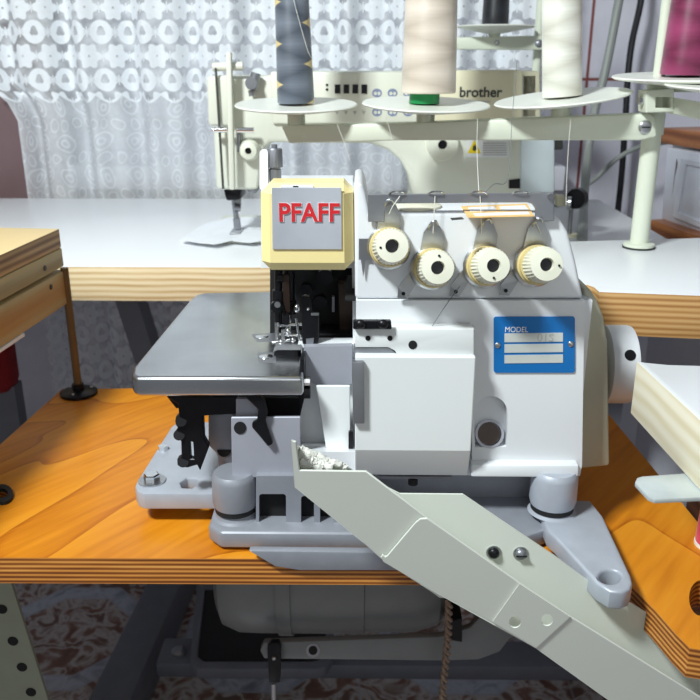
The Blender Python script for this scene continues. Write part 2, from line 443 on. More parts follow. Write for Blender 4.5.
# dark steel under-frame standing on the floor
ft = MB(); A = WZ(160, 590, .08); B = WZ(94, 730, .08)
d = (B-A).normalized(); n_ = Vector((d.y, -d.x, 0))*.032
ft.prism([A-d*.2+n_, A-d*.2-n_, B-n_, B+n_], (0, 0, -.08)); ft.bevel(.008, 2)
ft.build('floor_runner', 'frame_grey', ot)
cbm = MB(); A = WZ(160, 650, .10)
cbm.box(A.x, .42, A.y-.03, A.y+.03, .074, .10); cbm.bevel(.004, 2)
crossbar = cbm.build('crossbar', 'frame_grey', ot)
for xx in (.03, .2):
    MB().lathe([(.011, 0), (.011, .004), (.006, .008), (0, .008)], (A.x+xx-.0, A.y-.005, .10)).build('bolt', 'steel_plate', crossbar, local=True)
MB().box(A.x+.075, A.x+.11, A.y-.006, A.y+.006, .1, .1006).build('slot', 'dark_void', crossbar, local=True)

# treadle pedal on the cross bar
tr_ = thing('foot_treadle', (-.1, 1.05, .1), 'black ribbed foot treadle in a grey frame under the orange table', 'treadle')
pz = .135
outer = [(197, 585), (335, 585), (333, 655), (326, 666), (318, 669), (197, 669), (190, 664), (190, 655)]
inner = [(205, 588), (328, 588), (325, 652), (320, 659), (313, 661), (204, 661), (198, 656), (198, 651)]
MB().zp(outer, pz, .018, [inner]).bevel(.002, 2).build('frame', 'frame_grey', tr_)
MB().zp(inner, pz-.004, .01).build('pedal_plate', 'pedal_black', tr_)
pv = WZ(260, 650, pz)
for sx in (-.05, .05): MB().box(pv.x+sx-.012, pv.x+sx+.012, pv.y-.01, pv.y+.02, .1003, pz-.0185).build('pivot_bracket', 'frame_grey', tr_)

# pale metal leg, left (belongs to the folding table)
lt = thing('folding_table', (-.4, .55, 0), 'raised folding table with two stacked yellow plywood leaves, at left edge', 'table')
def leaf(pts, ztop, th, name, sidem):
    g = MB().prism(pts, (0, 0, -th)); o = g.build(name, 'laminate_yellow', lt)
    o.data.materials.append(M[sidem])
    for p in o.data.polygons:
        if abs(p.normal.z) < .5: p.material_index = 1
    return o
Yc = .80; c0 = W(59.5, 228.5, Yc); zt = c0.z
e1 = W(0, 256, .56)                        # another point along the right hand edge
e1 = WZ(0, 255, zt)
dv = (e1-c0).normalized()
nrm = Vector((-dv.y, dv.x, 0)); nrm = nrm if nrm.x < 0 else -nrm
sc_ = 820/((c0-O).dot(_f))
def slab(name, zhi, zlo, m, inset=0, topm=None, bev=.0015):
    P0 = c0 - nrm*0 + nrm*inset; P1 = P0 + dv*.42
    pts = [Vector((p.x, p.y, zhi)) for p in (P0, P1, P1+nrm*.45, P0+nrm*.45)]
    g = MB().prism(pts, (0, 0, zlo-zhi)); g.bevel(bev, 2); o = g.build(name, m, lt)
    if topm:
        o.data.materials.append(M[topm])
        for p in o.data.polygons:
            if p.normal.z > .7: p.material_index = 1
    return o
slab('tabletop', zt, zt-.019, 'ply_tan', 0, 'laminate_yellow')
up_b = slab('upper_batten', zt-.0192, zt-.038, 'batten_wood', -.0004)
lo_b = slab('lower_leaf', zt-.0415, zt-.076, 'rail_wood', -.0012)
for par, t, zz, ins in ((up_b, .042, zt-.030, -.0004), (lo_b, .036, zt-.05, -.0012), (lo_b, .24, zt-.056, -.0012)):
    p = c0+dv*t+nrm*ins; p.z = zz
    MB().lathe([(.0028, 0), (.0028, .0006), (.001, .0007), (0, .0002)], p, -nrm, 14).build('screw', 'black_steel', par, local=True)
p = c0+dv*.10+nrm*(.02); p.z = zt-.076
MB().prism([p, p+dv*.05, p+dv*.05-nrm*.022+Vector((0, 0, 0)), p-nrm*.022], (0, 0, -.003)).build('latch_plate', 'white_paint', lt)
# leg column with adjusting holes
LY = .57; lx = W(12, 586, LY).x
lg = MB(); topz = T-.0214
sl_ = (W(48, 700, LY).x-lx)/(W(12, 586, LY).z-W(48, 700, LY).z)
xz = lambda z: lx+sl_*(W(12, 586, LY).z-z)
lg.prism([Vector((xz(topz)-.05, LY, topz)), Vector((xz(topz), LY, topz)), Vector((xz(0), LY, .0)), Vector((xz(0)-.05, LY, .0))], (0, .003, 0))
lg.prism([Vector((xz(topz)-.05, LY+.0031, topz)), Vector((xz(topz)-.047, LY+.0031, topz)), Vector((xz(0)-.047, LY+.0031, .0)), Vector((xz(0)-.05, LY+.0031, .0))], (0, .03, 0)); lgo = lg.build('leg', 'leg_green', ot, label='pale green metal leg with a row of adjusting holes')
for (hx, hy) in ((2, 609), (13, 641), (22, 667), (31, 692)):
    q = W(hx, hy, LY)
    MB().lathe([(.0045, 0), (.0045, .0005), (0, .0005)], (q.x, q.y, q.z), (0, -1, 0), 14).build('adjusting_hole', 'dark_void', lgo, local=True)
for y_ in (.45, .72): MB().box(c0.x-.42, c0.x-.36, y_, y_+.05, 0, zt-.0762).build('leg', 'leg_green', lt)

# --- long white table of the lockstitch machine
bz = .734
bt = thing('sewing_table', (0, 1.13, 0), 'long white laminate table with pale plywood edge below the lace curtain', 'table')
by0 = WZ(180, 267, bz).y; by1 = 1.385
bxr = 1.0
g = MB().box(-.75, .398, by0, by1, bz-.040, bz); g.bevel(.0012, 2); o = g.build('tabletop', 'laminate', bt)
o.data.materials.append(M['ply_pale'])
for p in o.data.polygons:
    if abs(p.normal.z) < .6: p.material_index = 1
la = W(119, 300, 1.02); lb = W(150, 395, 1.02); dx = lb-la
MB().prism([Vector((la.x-.013, 1.02, bz-.041)), Vector((la.x+.016, 1.02, bz-.041)), Vector((la.x+.016, 1.02, bz-.041))+dx*3.2, Vector((la.x-.013, 1.02, bz-.041))+dx*3.2], (0, .04, 0)).build('leg', 'frame_grey', bt)
for xx in (-.66, .35): MB().box(xx-.03, xx+.03, 1.1, 1.16, 0, bz-.041).build('leg', 'frame_grey', bt)

# --- white table at the right carrying the thread stand
rz = .769
rt = thing('sewing_table', (.45, .77, 0), 'white laminate table with brown plywood edge holding the thread stand post', 'table')
g = MB(); rp = [WZ(x, y, rz) for x, y in ((599, 291.7), (594, 287), (587, 284.5), (560, 284), (560, 241.5), (640, 239.5), (760, 236), (790, 299), (700, 295.5))]
g.prism(rp, (0, 0, -.038)); g.bevel(.0012, 2); o = g.build('tabletop', 'laminate', rt); o.data.materials.append(M['ply_brown'])
for p in o.data.polygons:
    if abs(p.normal.z) < .6: p.material_index = 1
for (xx, yy) in ((.40, .70), (.40, .84)): MB().box(xx-.016, xx+.016, yy-.016, yy+.016, 0, rz-.0385).build('leg', 'brown_wood', rt)

# --- white tabletop corner, right foreground
fz = .767
fg = thing('sewing_table', (.36, .38, 0), 'nearest white tabletop corner with thick cream plywood edge and metal bracket', 'table')
A = WZ(636.5, 361, fz); B = WZ(700, 420, fz); dB = (B-A).normalized()
back = WZ(668, 364.5, fz); back2 = WZ(720, 366, fz)
pts = [A, WZ(645, 362.3, fz), back, back2, Vector((A.x+.32, back2.y, fz)), Vector((A.x+.32, .18, fz)), A+dB*.33]
g = MB().prism(pts, (0, 0, -.037)); g.bevel(.001, 2); o = g.build('tabletop', 'laminate', fg); o.data.materials.append(M['ply_cream'])
for p in o.data.polygons:
    if abs(p.normal.z) < .6: p.material_index = 1
bk = [(637, 477.5), (642, 476), (690, 472.5), (720, 470), (740, 500), (700, 497), (655, 499), (648, 496), (635, 482)]
MB().zp(bk, fz-.0375, .003).bevel(.0008, 2).build('bracket', 'zinc', fg)
for (xx, yy) in ((.50, .44), (.50, .22)): MB().box(xx-.016, xx+.016, yy-.016, yy+.016, 0, fz-.0375).build('leg', 'frame_grey', fg)
# pink thread spool at the right edge
q = WZ(712, 540, T)
q = WZ(713, 545, T)
sp = thing('thread_spool', (q.x, q.y, T), 'small pink thread spool beneath the nearest white tabletop corner', 'spool')
MB().lathe([(.013, 0), (.013, .002), (.006, .002), (.006, .028), (.011, .028), (.011, .030), (0, .030)], q).build('core', 'disc_white', sp)
MB().lathe([(.007, .003), (.0125, .003), (.0125, .015), (.012, .027), (.007, .0275)], (0, 0, 0)).build('thread_winding', 'thread_pink', sp, local=True)

# --- rod with flange on the orange table
q = WZ(79, 394, T)
hr = thing('support_rod', (q.x, q.y, T), 'brass-brown upright rod on a dark round flange at the far left table corner', 'rod')
MB().lathe([(.019, 0), (.019, .003), (.015, .005), (.006, .006), (.006, .012), (0, .012)], q).build('flange', 'black_steel', hr)
for an in (.6, 2.6, 4.6): MB().ball((q.x+.0135*math.cos(an), q.y+.0135*math.sin(an), T+.0045), .0016).build('screw', 'steel', hr)
tp = W(69, 268, q.y)
MB().cyl((q.x, q.y, T+.011), (q.x, q.y, min(tp.z, zt-.078) if False else tp.z), .004).build('rod', 'brass_rod', hr)

# --- red chair seen under the left table
q = W(2, 390, 1.0)
rc = thing('chair', (q.x-.12, 1.05, 0), 'dark red upholstered chair half hidden behind the folding table', 'chair')
bx = q.x-.02
g = MB(); g.box(bx-.36, bx+.03, 1.0, 1.05, .53, .685); g.bevel(.018, 3); g.build('backrest', 'red_cloth', rc)
g = MB(); g.box(bx-.36, bx-.09, 1.051, 1.24, .38, .43); g.bevel(.015, 3); g.build('seat', 'red_cloth', rc)
MB().box(bx-.37, bx-.02, 1.0, 1.24, .35, .379).build('seat_frame', 'frame_grey', rc)
for sx in (bx-.34, bx-.14):
    for sy in (1.02, 1.22): MB().cyl((sx, sy, 0), (sx, sy, .35), .012).build('leg', 'chrome', rc)
for sx in (bx-.3, bx+.0): MB().box(sx-.03, sx+.03, 1.015, 1.04, .379, .54).build('back_support', 'frame_grey', rc)

# --- brown topped white cabinet far right
cbn = thing('cabinet', (.5, 1.2, 0), 'white panelled cabinet with brown wooden top behind the thread stand post', 'cabinet')
def OB(px, py): return W(px, py, 1.25-(px-665)*.0025)
def obl(mb, pts, dep): mb.prism([OB(x, y) for x, y in pts], dep); return mb
dep = Vector((.10, .03, 0))
ca, cb2 = OB(660, 143.6)+Vector((.022, .008, 0)), OB(745, 157)+Vector((.022, .008, 0))
MB().prism([ca, cb2, Vector((cb2.x, cb2.y, 0)), Vector((ca.x, ca.y, 0))], dep).build('body', 'panel_white', cbn)
obl(MB(), [(659, 127.5), (748, 137), (748, 157.5), (659, 143)], dep*1.05).bevel(.002, 2).build('worktop', 'brown_wood', cbn)
off = Vector((-.010, -.004, 0))
dr = obl(MB(), [(673, 147), (745, 159), (745, 250), (667, 218)], off).bevel(.002, 2).build('door', 'panel_white', cbn)
obl(MB(), [(684.5, 150), (686, 150.3), (678, 218), (676, 217)], off*1.15).build('edge_strip', 'groove_dark', cbn)
b_ = off*1.02
MB().prism([[OB(x, y)+b_ for x, y in ((690, 158), (742, 168), (742, 240), (682, 216))], [OB(x, y)+b_ for x, y in ((695, 164), (740, 172), (740, 234), (687, 212))]], off*.5).build('panel_moulding', 'panel_white', dr, local=True)
obl(MB(), [(667, 218), (745, 243), (745, 268), (667, 238.5)], off*3).bevel(.003, 2).build('base_rail', 'brown_wood', cbn)

# ================================================================== CABLES
cg = MB().tube([W(630, -60, 1.36), W(619, 0, 1.36), W(606, 68, 1.35), W(595, 110, 1.34), W(588, 154, 1.32), W(584, 200, 1.25), WZ(582, 243, bz+.005)], .0068).build('grey_cable', 'cable_grey')
tag(cg, 'thick grey cable hanging down onto the white table by the wall', 'cable')
cg2 = MB().tube([W(556, 206, 1.31), W(572, 196, 1.39), W(596, 178, 1.42), W(618, 158, 1.42), W(640, 147, 1.42), W(668, 142, 1.44)], .004).build('grey_cable', 'cable_grey')
tag(cg2, 'thin grey cable running slanted across the wall behind the thread stand', 'cable')
cg3 = MB().tube([W(643, -40, 1.5), W(641, 0, 1.5), W(632, 42, 1.5), W(628, 75, 1.5), W(626, 110, 1.5), W(622, 170, 1.5), W(617, 219, 1.5)], .0055).build('black_cable', 'cable_black')
tag(cg3, 'black cable hanging straight down the tiled wall behind thread stand', 'cable')
MB().tube([W(617, 219, 1.5), W(630, 225, 1.5), W(655, 234, 1.5)], .003).build('wall_base_line', 'groove_dark', cg3, local=True)  # dark red line put in for the wall's base trim, not cable


# ================================================================== OVERLOCK MACHINE
om = thing('overlock_sewing_machine', (.03, .58, T), 'white overlock sewing machine with red lettered nameplate on the orange table', 'sewing machine')
# --- cast base with wings
bs = MB()
BF = .505; fz0, fz1 = T+.001, .6358
xl, xr_ = W(208, 545, .51).x, W(585, 520, .51).x
pl = [Vector((xl+.010, BF, fz0)), Vector((xr_-.04, BF, fz0)), Vector((xr_-.005, BF+.02, fz0)), Vector((xr_, .70, fz0)), Vector((xl+.01, .70, fz0)), Vector((xl, .545, fz0)), Vector((xl, BF+.010, fz0))]
pl = [Vector((p.x, p.y, max(fz0, T+.002))) for p in pl]
bs.prism(pl, (0, 0, fz1-pl[0].z)); bs.bevel(.003, 3)
base = bs.build('cast_base', 'cast_grey', om)
MB().pp([(248, 551), (420, 553), (420, 571), (300, 571), (275, 567)], .4915, .4985).bevel(.0015, 2).build('front_lip', 'cast_grey', base, local=True)
wz = W(176, 493.5, .54).z
wing = [(135, 486), (137, 481), (171, 427), (176, 423), (240, 420), (240, 493.5), (143, 493.5), (137, 491)]
hexh = [(180, 482.5), (187, 477.5), (197, 478), (199, 483), (192, 488), (182, 487.5)]
wg = MB().zp(wing, wz, .0135, [hexh]).bevel(.0015, 2).build('bolting_wing', 'wing_grey', om)
MB().zp([(150, 492), (226, 492), (226, 440), (184, 440)], wz-.0137, wz-.0137-T-.0002).build('rubber_pad', 'rubber', wg, local=True)
q = WZ(152, 481, wz)
MB().lathe([(.0105, 0), (.0105, .0012), (0, .0012)], q, n=28).build('washer', 'steel', wg, local=True)
MB().lathe([(.0062, .0012), (.0062, .0055), (.005, .0062), (0, .0062)], q, n=6).build('bolt', 'chrome', wg, local=True)
q = WZ(163, 450, wz)
MB().lathe([(.004, 0), (.004, .004), (0, .004)], q, n=6).build('bolt', 'chrome', wg, local=True)
# right forward arm with the round hole
az = .6415
arm = [(556, 538), (548, 531), (540, 512), (556, 500), (590, 500), (603, 516), (631, 576), (632.5, 583), (630, 589), (622, 592), (610, 591), (597, 583)]
MB().zp(arm, az, .0135, [circ(610, 576.5, 11.2, 7.2, 28)]).bevel(.0018, 3, 50).build('base_arm', 'wing_grey', om, ang=40)

# --- rubber mounts
def mount(px, ytop, yseam, r, Y, zb, m_='cast_grey'):
    b_ = W(px, 500, Y); b_.z = zb
    h1 = W(px, yseam, Y-r).z-zb; h2 = W(px, ytop, Y-r).z-zb
    o = MB().lathe([(r*.80, h1-.001), (r*.96, h1), (r*1.02, h1+.004), (r*1.0, h2-.005), (r*.95, h2-.002), (r*.86, h2), (0, h2)], b_, n=40).build('rubber_mount', m_, om, ang=50)
    MB().lathe([(r*.5, h1-.0042), (r*.93, h1-.0042), (r*.93, h1-.0004), (r*.5, h1-.0003)], b_, n=36).build('rubber_ring', 'rubber', o, local=True)
    MB().lathe([(r*1.05, .0), (r*.92, .0012), (r*.86, .003), (r*.85, h1-.0046), (r*.5, h1-.0045)], b_, n=36).build('foot', m_, o, local=True)
mount(235.5, 482, 515, .0163, .529, .6358)
mount(552.5, 480, 514, .0166, .529, .6415, 'wing_grey')

# --- lower cast housing with ribs
hs = [(256, 476), (372, 476), (372, 530), (256, 530)]
openings = [rrect(259, 494, 286, 528, 3), rrect(301, 496, 314, 528, 3), rrect(320, 497, 333, 528, 3), rrect(338, 498, 356, 528, 3)]
lh = MB().pp(hs, .519, .524, openings).build('lower_housing', 'cast_grey', om)
MB().pp([(368, 470), (548, 470), (548, 524), (368, 524)], .558, .566, [rrect(503, 497, 533, 522, 2)]).build('housing_front', 'cast_grey', lh, local=True)
MB().pp([(254, 470), (372, 470), (372, 528), (254, 528)], .5275, .53).build('cavity_shade', 'dark_void', lh, local=True)  # near-black sheet: shade of the unlit cavity put into its colour
MB().pp([(498, 494), (538, 494), (538, 524), (498, 524)], .5665, .568).build('opening_shade', 'dark_void', lh, local=True)  # black sheet added for the shade inside the right opening
MB().pp([(208, 414), (236, 414), (236, 480), (219, 480), (217, 455), (208, 446)], .552, .60).bevel(.002, 2).build('end_casting', 'cast_grey', om)
MB().pp(circ(224, 450, 7, 7, 14, 0, 180), .5512, .5516).build('oil_drain', 'dark_void', om)

# --- main body
bt_z = lambda y, Y: W(350, y, Y).z
bodyf = [(356, 300.5), (584.5, 300.5), (582, 465), (580, 476), (472, 476), (472, 334), (356, 334)]
arch = circ(491, 413, 16.5, 17, 14, 180, 360)+[(507.5, 432), (506, 447), (475, 447), (474.5, 432)]
bd = MB().pp(bodyf, .53, .542, [arch]).build('body', 'enamel_white', om)
bx0, bx1 = W(356, 400, .542).x, W(582.5, 400, .542).x
MB().xp([(.5422, bt_z(476, .54)), (.72, bt_z(476, .54)), (.72, bt_z(300, .54)), (.5422, bt_z(300, .54))], bx0, bx1).build('body_core', 'enamel_white', bd, local=True)
s0, s1 = W(474, 413, .53), W(508, 447, .53)
# scooped recess around the oil sight: sloped back wall
MB().prism([Vector((s0.x, .5415, W(490, 395, .53).z)), Vector((s1.x, .5415, W(490, 395, .53).z)), Vector((s1.x, .5375, s1.z-.001)), Vector((s0.x, .5375, s1.z-.001))], (0, .0012, 0)).build('sight_recess', 'enamel_white', bd, local=True)
q = W(488.5, 433.5, .538)
MB().lathe([(.0103, 0), (.0103, .005), (.0085, .005), (.0085, .001), (0, .001)], (q.x, q.y, q.z), (0, -.96, .4), 28).build('oil_sight', 'sheet_grey', bd, local=True)
q = W(488.5, 433.5, .5345)
MB().lathe([(.0080, 0), (.0080, .0006), (0, .0006)], (q.x, q.y, q.z), (0, -.96, .4), 28).build('oil_window', 'oily_brown', bd, local=True)
MB().xp([(.5215, bt_z(476, .522)), (.545, bt_z(476, .522)), (.545, bt_z(462, .524)), (.5225, bt_z(464.5, .522))], W(471, 470, .522).x, W(579, 470, .522).x).bevel(.0015, 2).build('bottom_flange', 'enamel_white', bd, local=True)

# upper body with the tension panel
upf = [(355, 299), (354, 183), (362, 183), (366, 193), (369, 212), (540, 211.5), (552, 213.5), (560, 219), (568, 232), (576, 262), (583.5, 299)]
MB().pp(upf, .5325, .608).bevel(.004, 4, 25).build('tension_panel', 'enamel_white', om)
MB().pp([(345, 299.3), (583.5, 299.3), (583.5, 301), (345, 301)], .534, .60).build('seam_gasket', 'dark_void', om)
# top details
tz = W(450, 211.5, .5325).z
MB().zp([(461, 206), (527, 203.5), (534, 216), (468, 217.5)], tz+.0003, .0003).build('instruction_label', 'orange_print', om)
for k in range(2):
    MB().zp([(468+k*31, 207.3-k*1), (494+k*31, 206.2-k*1), (497+k*31.5, 210.3-k*.8), (470+k*31.5, 211.3-k*.8)], tz+.0005, .0003).build('label_text_block', 'white_paint', om)
MB().zp([(473, 213.3), (528, 211.4), (530, 214), (475, 215.8)], tz+.0005, .0003).build('label_text_block', 'white_paint', om)
q = WZ(414, 206.5, tz)
MB().lathe([(.0185, 0), (.018, .0012), (.012, .002), (0, .0022)], q, n=40, mod=lambda j, i: 1+.03*(i % 2)).build('oil_dome', 'window_plastic', om)
MB().zp([(450, 218), (462, 217), (464, 219), (452, 220)], tz+.0003, .0002).build('oil_mark', 'black_steel', om)

# steel thread guide bar (inverted U)
bar = [(368, 194.5), (554, 193), (554.5, 221), (535.5, 221.5), (535.5, 209), (532, 204), (527, 202.5), (395, 203.5), (388, 206), (385, 211), (384.5, 222), (368, 222)]
gb = MB().pp(bar, .528, .5305).bevel(.0004, 1).build('thread_guide_bar', 'steel_plate', om)
for hx in (397, 436, 478, 520):
    q = W(hx, 196, .529); MB().tube([(q.x-.006, q.y, q.z+.0005), (q.x-.003, q.y-.003, q.z+.003), (q.x+.003, q.y-.003, q.z+.003), (q.x+.006, q.y, q.z+.0005)], .0006, 6).build('thread_eyelet', 'chrome', gb, local=True)
q = W(550, 196, .528); MB().cyl((q.x, q.y, q.z), (q.x, q.y-.002, q.z), .002).build('screw', 'chrome', gb, local=True)

# tension dials
ax = Vector((0.04, -math.cos(.24), math.sin(.24)))
def ridge(j, i): return (.945 if i % 2 else 1.0) if 1 <= j <= 3 else 1.0
def dial():
    d_ = MB().lathe([(.0108, .0145), (.0119, .016), (.0116, .024), (.0108, .0305), (.0100, .0325), (.0044, .0330), (.0040, .0280), (0, .0280)], (0, 0, 0), ax, 64, ridge).build('tension_dial', 'dial_cream', om, local=True)
    MB().lathe([(.0124, .0050), (.0131, .0065), (.0131, .0085), (.0121, .0095), (.0121, .0112), (.0128, .0120), (.0123, .0142), (.004, .0144)], (0, 0, 0), ax, 48).build('collar', 'dial_edge', d_, local=True)
    MB().lathe([(.0142, .0015), (.0145, .0028), (.0130, .0045), (.004, .0048)], (0, 0, 0), ax, 48).build('tension_disc', 'steel', d_, local=True)
    MB().lathe([(.0039, .0283), (.0039, .0288), (0, .0288)], (0, 0, 0), ax, 24).build('spindle', 'black_steel', d_, local=True)
    # upright thread guide with hook, and lower take-off tab
    gd = MB().prism([Vector(p) for p in ((-.008, -.0015, .012), (.007, -.0015, .012), (.0075, -.0015, .021), (.0045, -.0015, .028), (.0015, -.0015, .031), (-.0015, -.0015, .031), (-.006, -.0015, .024))], (0, .0012, 0))
    gd.tube([Vector(v) for v in ((-.003, -.001, .026), (-.002, -.004, .030), (.001, -.004, .032), (.003, -.002, .029))], .0009, 6)
    gd.build('thread_guide', 'steel', d_, local=True)
    return d_
d0 = dial()
dots = [(-.0073, -.001), (.0005, .0075), (0, -.0075), (.0074, -.0005)]
qd = Vector((0, 0, 1)).rotation_difference(ax.normalized())
dials = [d0]+[copy_tree(d0, om) for _ in range(3)]
for i, (px, py) in enumerate(((388.5, 247.5), (431.5, 268), (484, 266), (534, 265))):
    o = dials[i]
    p = W(px, py, .5312); o.location = p-om.location
    dx_, dz_ = dots[i]
    c_ = qd @ Vector((0, 0, .0332)); c_ = c_+Vector((dx_, dz_*math.sin(.24)*1.0, dz_*math.cos(.24)))
    MB().ball(c_, .0008, n=6).build('index_dot', 'black_steel', o, local=True)
    if i in (0,):
        MB().prism([Vector(v) for v in ((-.0195, -.0012, .006), (-.010, -.0012, .006), (-.010, -.0012, -.008), (-.015, -.0012, -.008), (-.0165, -.0012, -.020), (-.018, -.0012, -.008), (-.0195, -.0012, -.008))], (0, .001, 0)).build('side_bracket', 'steel', o, local=True)
    else:
        MB().prism([Vector(v) for v in ((-.014, -.0025, -.002), (-.010, -.0025, -.010), (-.016, -.0055, -.0195), (-.0225, -.0055, -.0190), (-.022, -.0055, -.012))], (0, .0012, 0)).build('take_off_tab', 'steel', o, local=True)
        MB().lathe([(.0013, 0), (.0013, .0004), (0, .0004)], (-.0185, -.0057, -.0160), (0, -1, 0), 12).build('thread_hole', 'black_steel', o, local=True)

# blue model plate
bp_ = MB().pp(rrect(493.8, 316.8, 575, 372.8, 2.5), .5290, .5299).build('model_plate', 'blue_plate', om)
for y0, y1 in ((333.5, 342.3), (344.4, 352.8), (355.2, 363.4)):
    MB().pp([(504.5, y0), (563, y0-.7), (563, y1-.7), (504.5, y1)], .5286, .5289).build('blank_strip', 'label_strip', bp_, local=True)
for x_, y_ in ((497.6, 345.2), (570.8, 344)):
    q = W(x_, y_, .5289); MB().ball(q, .0021, (1, .5, 1), 8).build('rivet', 'steel', bp_, local=True)
text('model_lettering', 'MODEL', 505, 332.0, 528, .5289, 'white_paint', bp_, 0, .0002, 1.15)
text('faint_lettering', '01S', 537, 341, 553, .5285, 'faint_ink', bp_, 0, .0002)

# looper covers
q0, q1 = W(355, 410, .512).x, W(473, 410, .512).x
MB().xp([(.512, bt_z(356.5, .512)), (.512, bt_z(450, .512)), (.522, bt_z(474.5, .522)), (.529, bt_z(474.5, .529)), (.529, bt_z(356.5, .512))], q0, q1).bevel(.0008, 2).build('looper_cover', 'cover_white', om, ang=14)
MB().pp([(352, 362), (364, 362), (364.5, 424), (353, 424)], .5075, .5118).bevel(.0008, 2).build('cover_handle', 'steel_plate', om)
u0 = W(355, 340, .517).x
ub = MB().pp([(355, 329), (474, 329), (474, 356), (398, 356), (395, 351), (388, 347.5), (355, 347.5)], .516, .529).bevel(.0008, 2).build('front_ledge', 'cover_white', om)
MB().pp([(354, 347.8), (388, 347.8), (396, 353), (398, 356.3), (354, 356.3)], .5195, .529).build('ledge_recess', 'steel_plate', om)
MB().prism([W(355, 328.8, .517), W(474, 328.8, .517), W(474, 324.5, .5325), W(355, 324.5, .5325)], (0, 0, -.001)).build('ledge_top', 'cover_white', ub, local=True)
for x_, y_ in ((415, 327), (429.5, 327), (456, 327)): MB().prism([W(x_-4.5, y_+.8, .522)+Vector((0, 0, .0008)), W(x_+4.5, y_+.8, .522)+Vector((0, 0, .0008)), W(x_+4, y_-.9, .527)+Vector((0, 0, .0008)), W(x_-4, y_-.9, .527)+Vector((0, 0, .0008))], (0, 0, -.0006)).build('thread_slot', 'dark_void', ub, local=True)
for x_, y_, r_ in ((368, 338.3, 2.6), (390, 338.3, 2.6), (412.8, 345, 4.4)): MB().pp(circ(x_, y_, r_), .5157, .5161).build('screw_hole', 'dark_void', ub, local=True)
st_ = MB().pp([(353, 321), (391, 321), (392, 329.5), (353, 329.5)], .512, .5165).bevel(.0006, 1).build('thread_clamp', 'black_steel', om)
for x_ in (360.5, 383): q = W(x_, 324, .512); MB().ball(q, .0036, (1, .8, .9), 10).build('clamp_screw', 'black_steel', st_, local=True)
# recess between cloth plate and looper cover
MB().pp([(298, 344), (355, 344), (355, 478), (298, 478)], .556, .57).build('recess_wall', 'enamel_white', om)
MB().pp([(304, 347), (352, 346), (352, 384), (318, 386), (304, 378)], .549, .5555).build('recess_plate', 'sheet_grey', om)
MB().pp([(316, 386), (350, 386), (350.5, 450), (326, 448)], .537, .5395).bevel(.0004, 1).build('inner_cover', 'cover_white', om)
MB().pp([(348.5, 432), (353, 432), (353, 450), (348.5, 450)], .534, .5365).build('hinge', 'black_steel', om)
MB().xp([(.524, bt_z(452, .524)), (.555, bt_z(452, .54)), (.555, bt_z(477, .54)), (.524, bt_z(477, .524))], W(298, 460, .53).x, W(356, 460, .53).x).build('lower_sill', 'enamel_white', om)
MB().cyl(W(413, 478, .532), W(413, 484, .532), .0035).build('drain_screw', 'rubber', om)
MB().pp([(375, 476.5), (452, 476.5), (452, 479), (375, 479)], .53, .55).build('lower_gasket', 'steel_plate', om)

# --- cloth plate
cz = W(220, 377, .515).z
cpl = [(131.5, 374), (133, 367), (190, 299), (196, 294.5), (204, 292.5), (275, 291), (275, 330), (303, 352), (303.5, 377), (138, 377.5), (133.5, 376.5)]
MB().zp(cpl, cz, .0142).bevel(.0030, 4, 40).build('cloth_plate', 'steel_brushed', om, ang=50)
for x_, y_ in ((262, 337), (266, 357)):
    q = WZ(x_, y_, cz); MB().lathe([(.0055, 0), (.005, .0006), (.003, .0012), (0, .0014)], q).build('plate_screw', 'chrome', om)
MB().zp([(252, 334), (275, 333), (275, 341), (257, 341)], cz+.0004, .0004).build('plate_slot', 'steel_plate', om)
MB().zp([(257, 353), (276, 352), (276, 362), (259, 362)], cz+.0004, .0004).build('plate_slot', 'steel_plate', om)
# --- under the cloth plate
MB().pp([(168, 398), (300, 398), (300, 418), (240, 418), (236, 412), (176, 408)], .545, .62).build('plate_shade_block', 'black_steel', om)  # black block put in for the shade below the cloth plate
lk = [(166, 397), (238, 397), (238, 445), (240, 452), (207, 455), (201, 471), (197, 464), (188, 467), (180, 468), (177, 465), (177, 459), (181, 457), (181, 446), (176, 440), (175, 435), (178, 430), (176, 418), (179, 412), (179, 404)]
lk = [(166, 397), (238, 397), (238, 414), (203, 416), (204, 438), (209, 447), (200, 471), (197, 465), (187, 468), (177.5, 466), (177, 459), (181.5, 457), (181, 441), (176, 438), (174.5, 433), (178, 428), (175.5, 425), (175.5, 417), (179, 416), (178, 404)]
lko = MB().pp(lk, .535, .541, [[(189.5, 442), (193, 442), (194, 459), (190.5, 459)]]).bevel(.0006, 1).build('feed_linkage', 'black_steel', om)
for x_, y_ in ((179, 435), (183, 462), (181, 421)): MB().cyl(W(x_, y_, .534), W(x_, y_, .543), .004).build('link_pin', 'black_steel', lko, local=True)
fp = MB().pp([(231, 417.5), (300.5, 417), (300.5, 477), (234, 478), (232, 474)], .524, .5265).bevel(.0005, 1).build('front_plate', 'sheet_grey', om)
MB().pp(circ(240, 428, 6.2), .5234, .5238).build('plate_hole', 'dark_void', fp, local=True)
MB().pp([(243, 396), (258, 394), (265, 401), (268, 413), (265, 421), (268, 430), (273, 444), (268, 447), (260, 437), (252, 428), (252, 423), (257, 420), (258, 410), (251, 403)], .519, .5225).bevel(.0008, 1).build('release_lever', 'black_steel', om)
MB().pp([(236, 399), (258, 399), (262, 416), (236, 416)], .530, .534).build('lever_plate', 'sheet_grey', om)
for y_ in (381, 392): 
    q = W(306, y_, .535)
    MB().cyl((q.x-.003, q.y, q.z), (q.x+.003, q.y, q.z), .0035 if y_ == 381 else .005, n=8).build('side_screw', 'chrome' if y_ == 381 else 'black_steel', om)
MB().pp([(300, 360), (304, 360), (304, 400), (300, 416)], .53, .56).build('plate_support', 'black_steel', om)

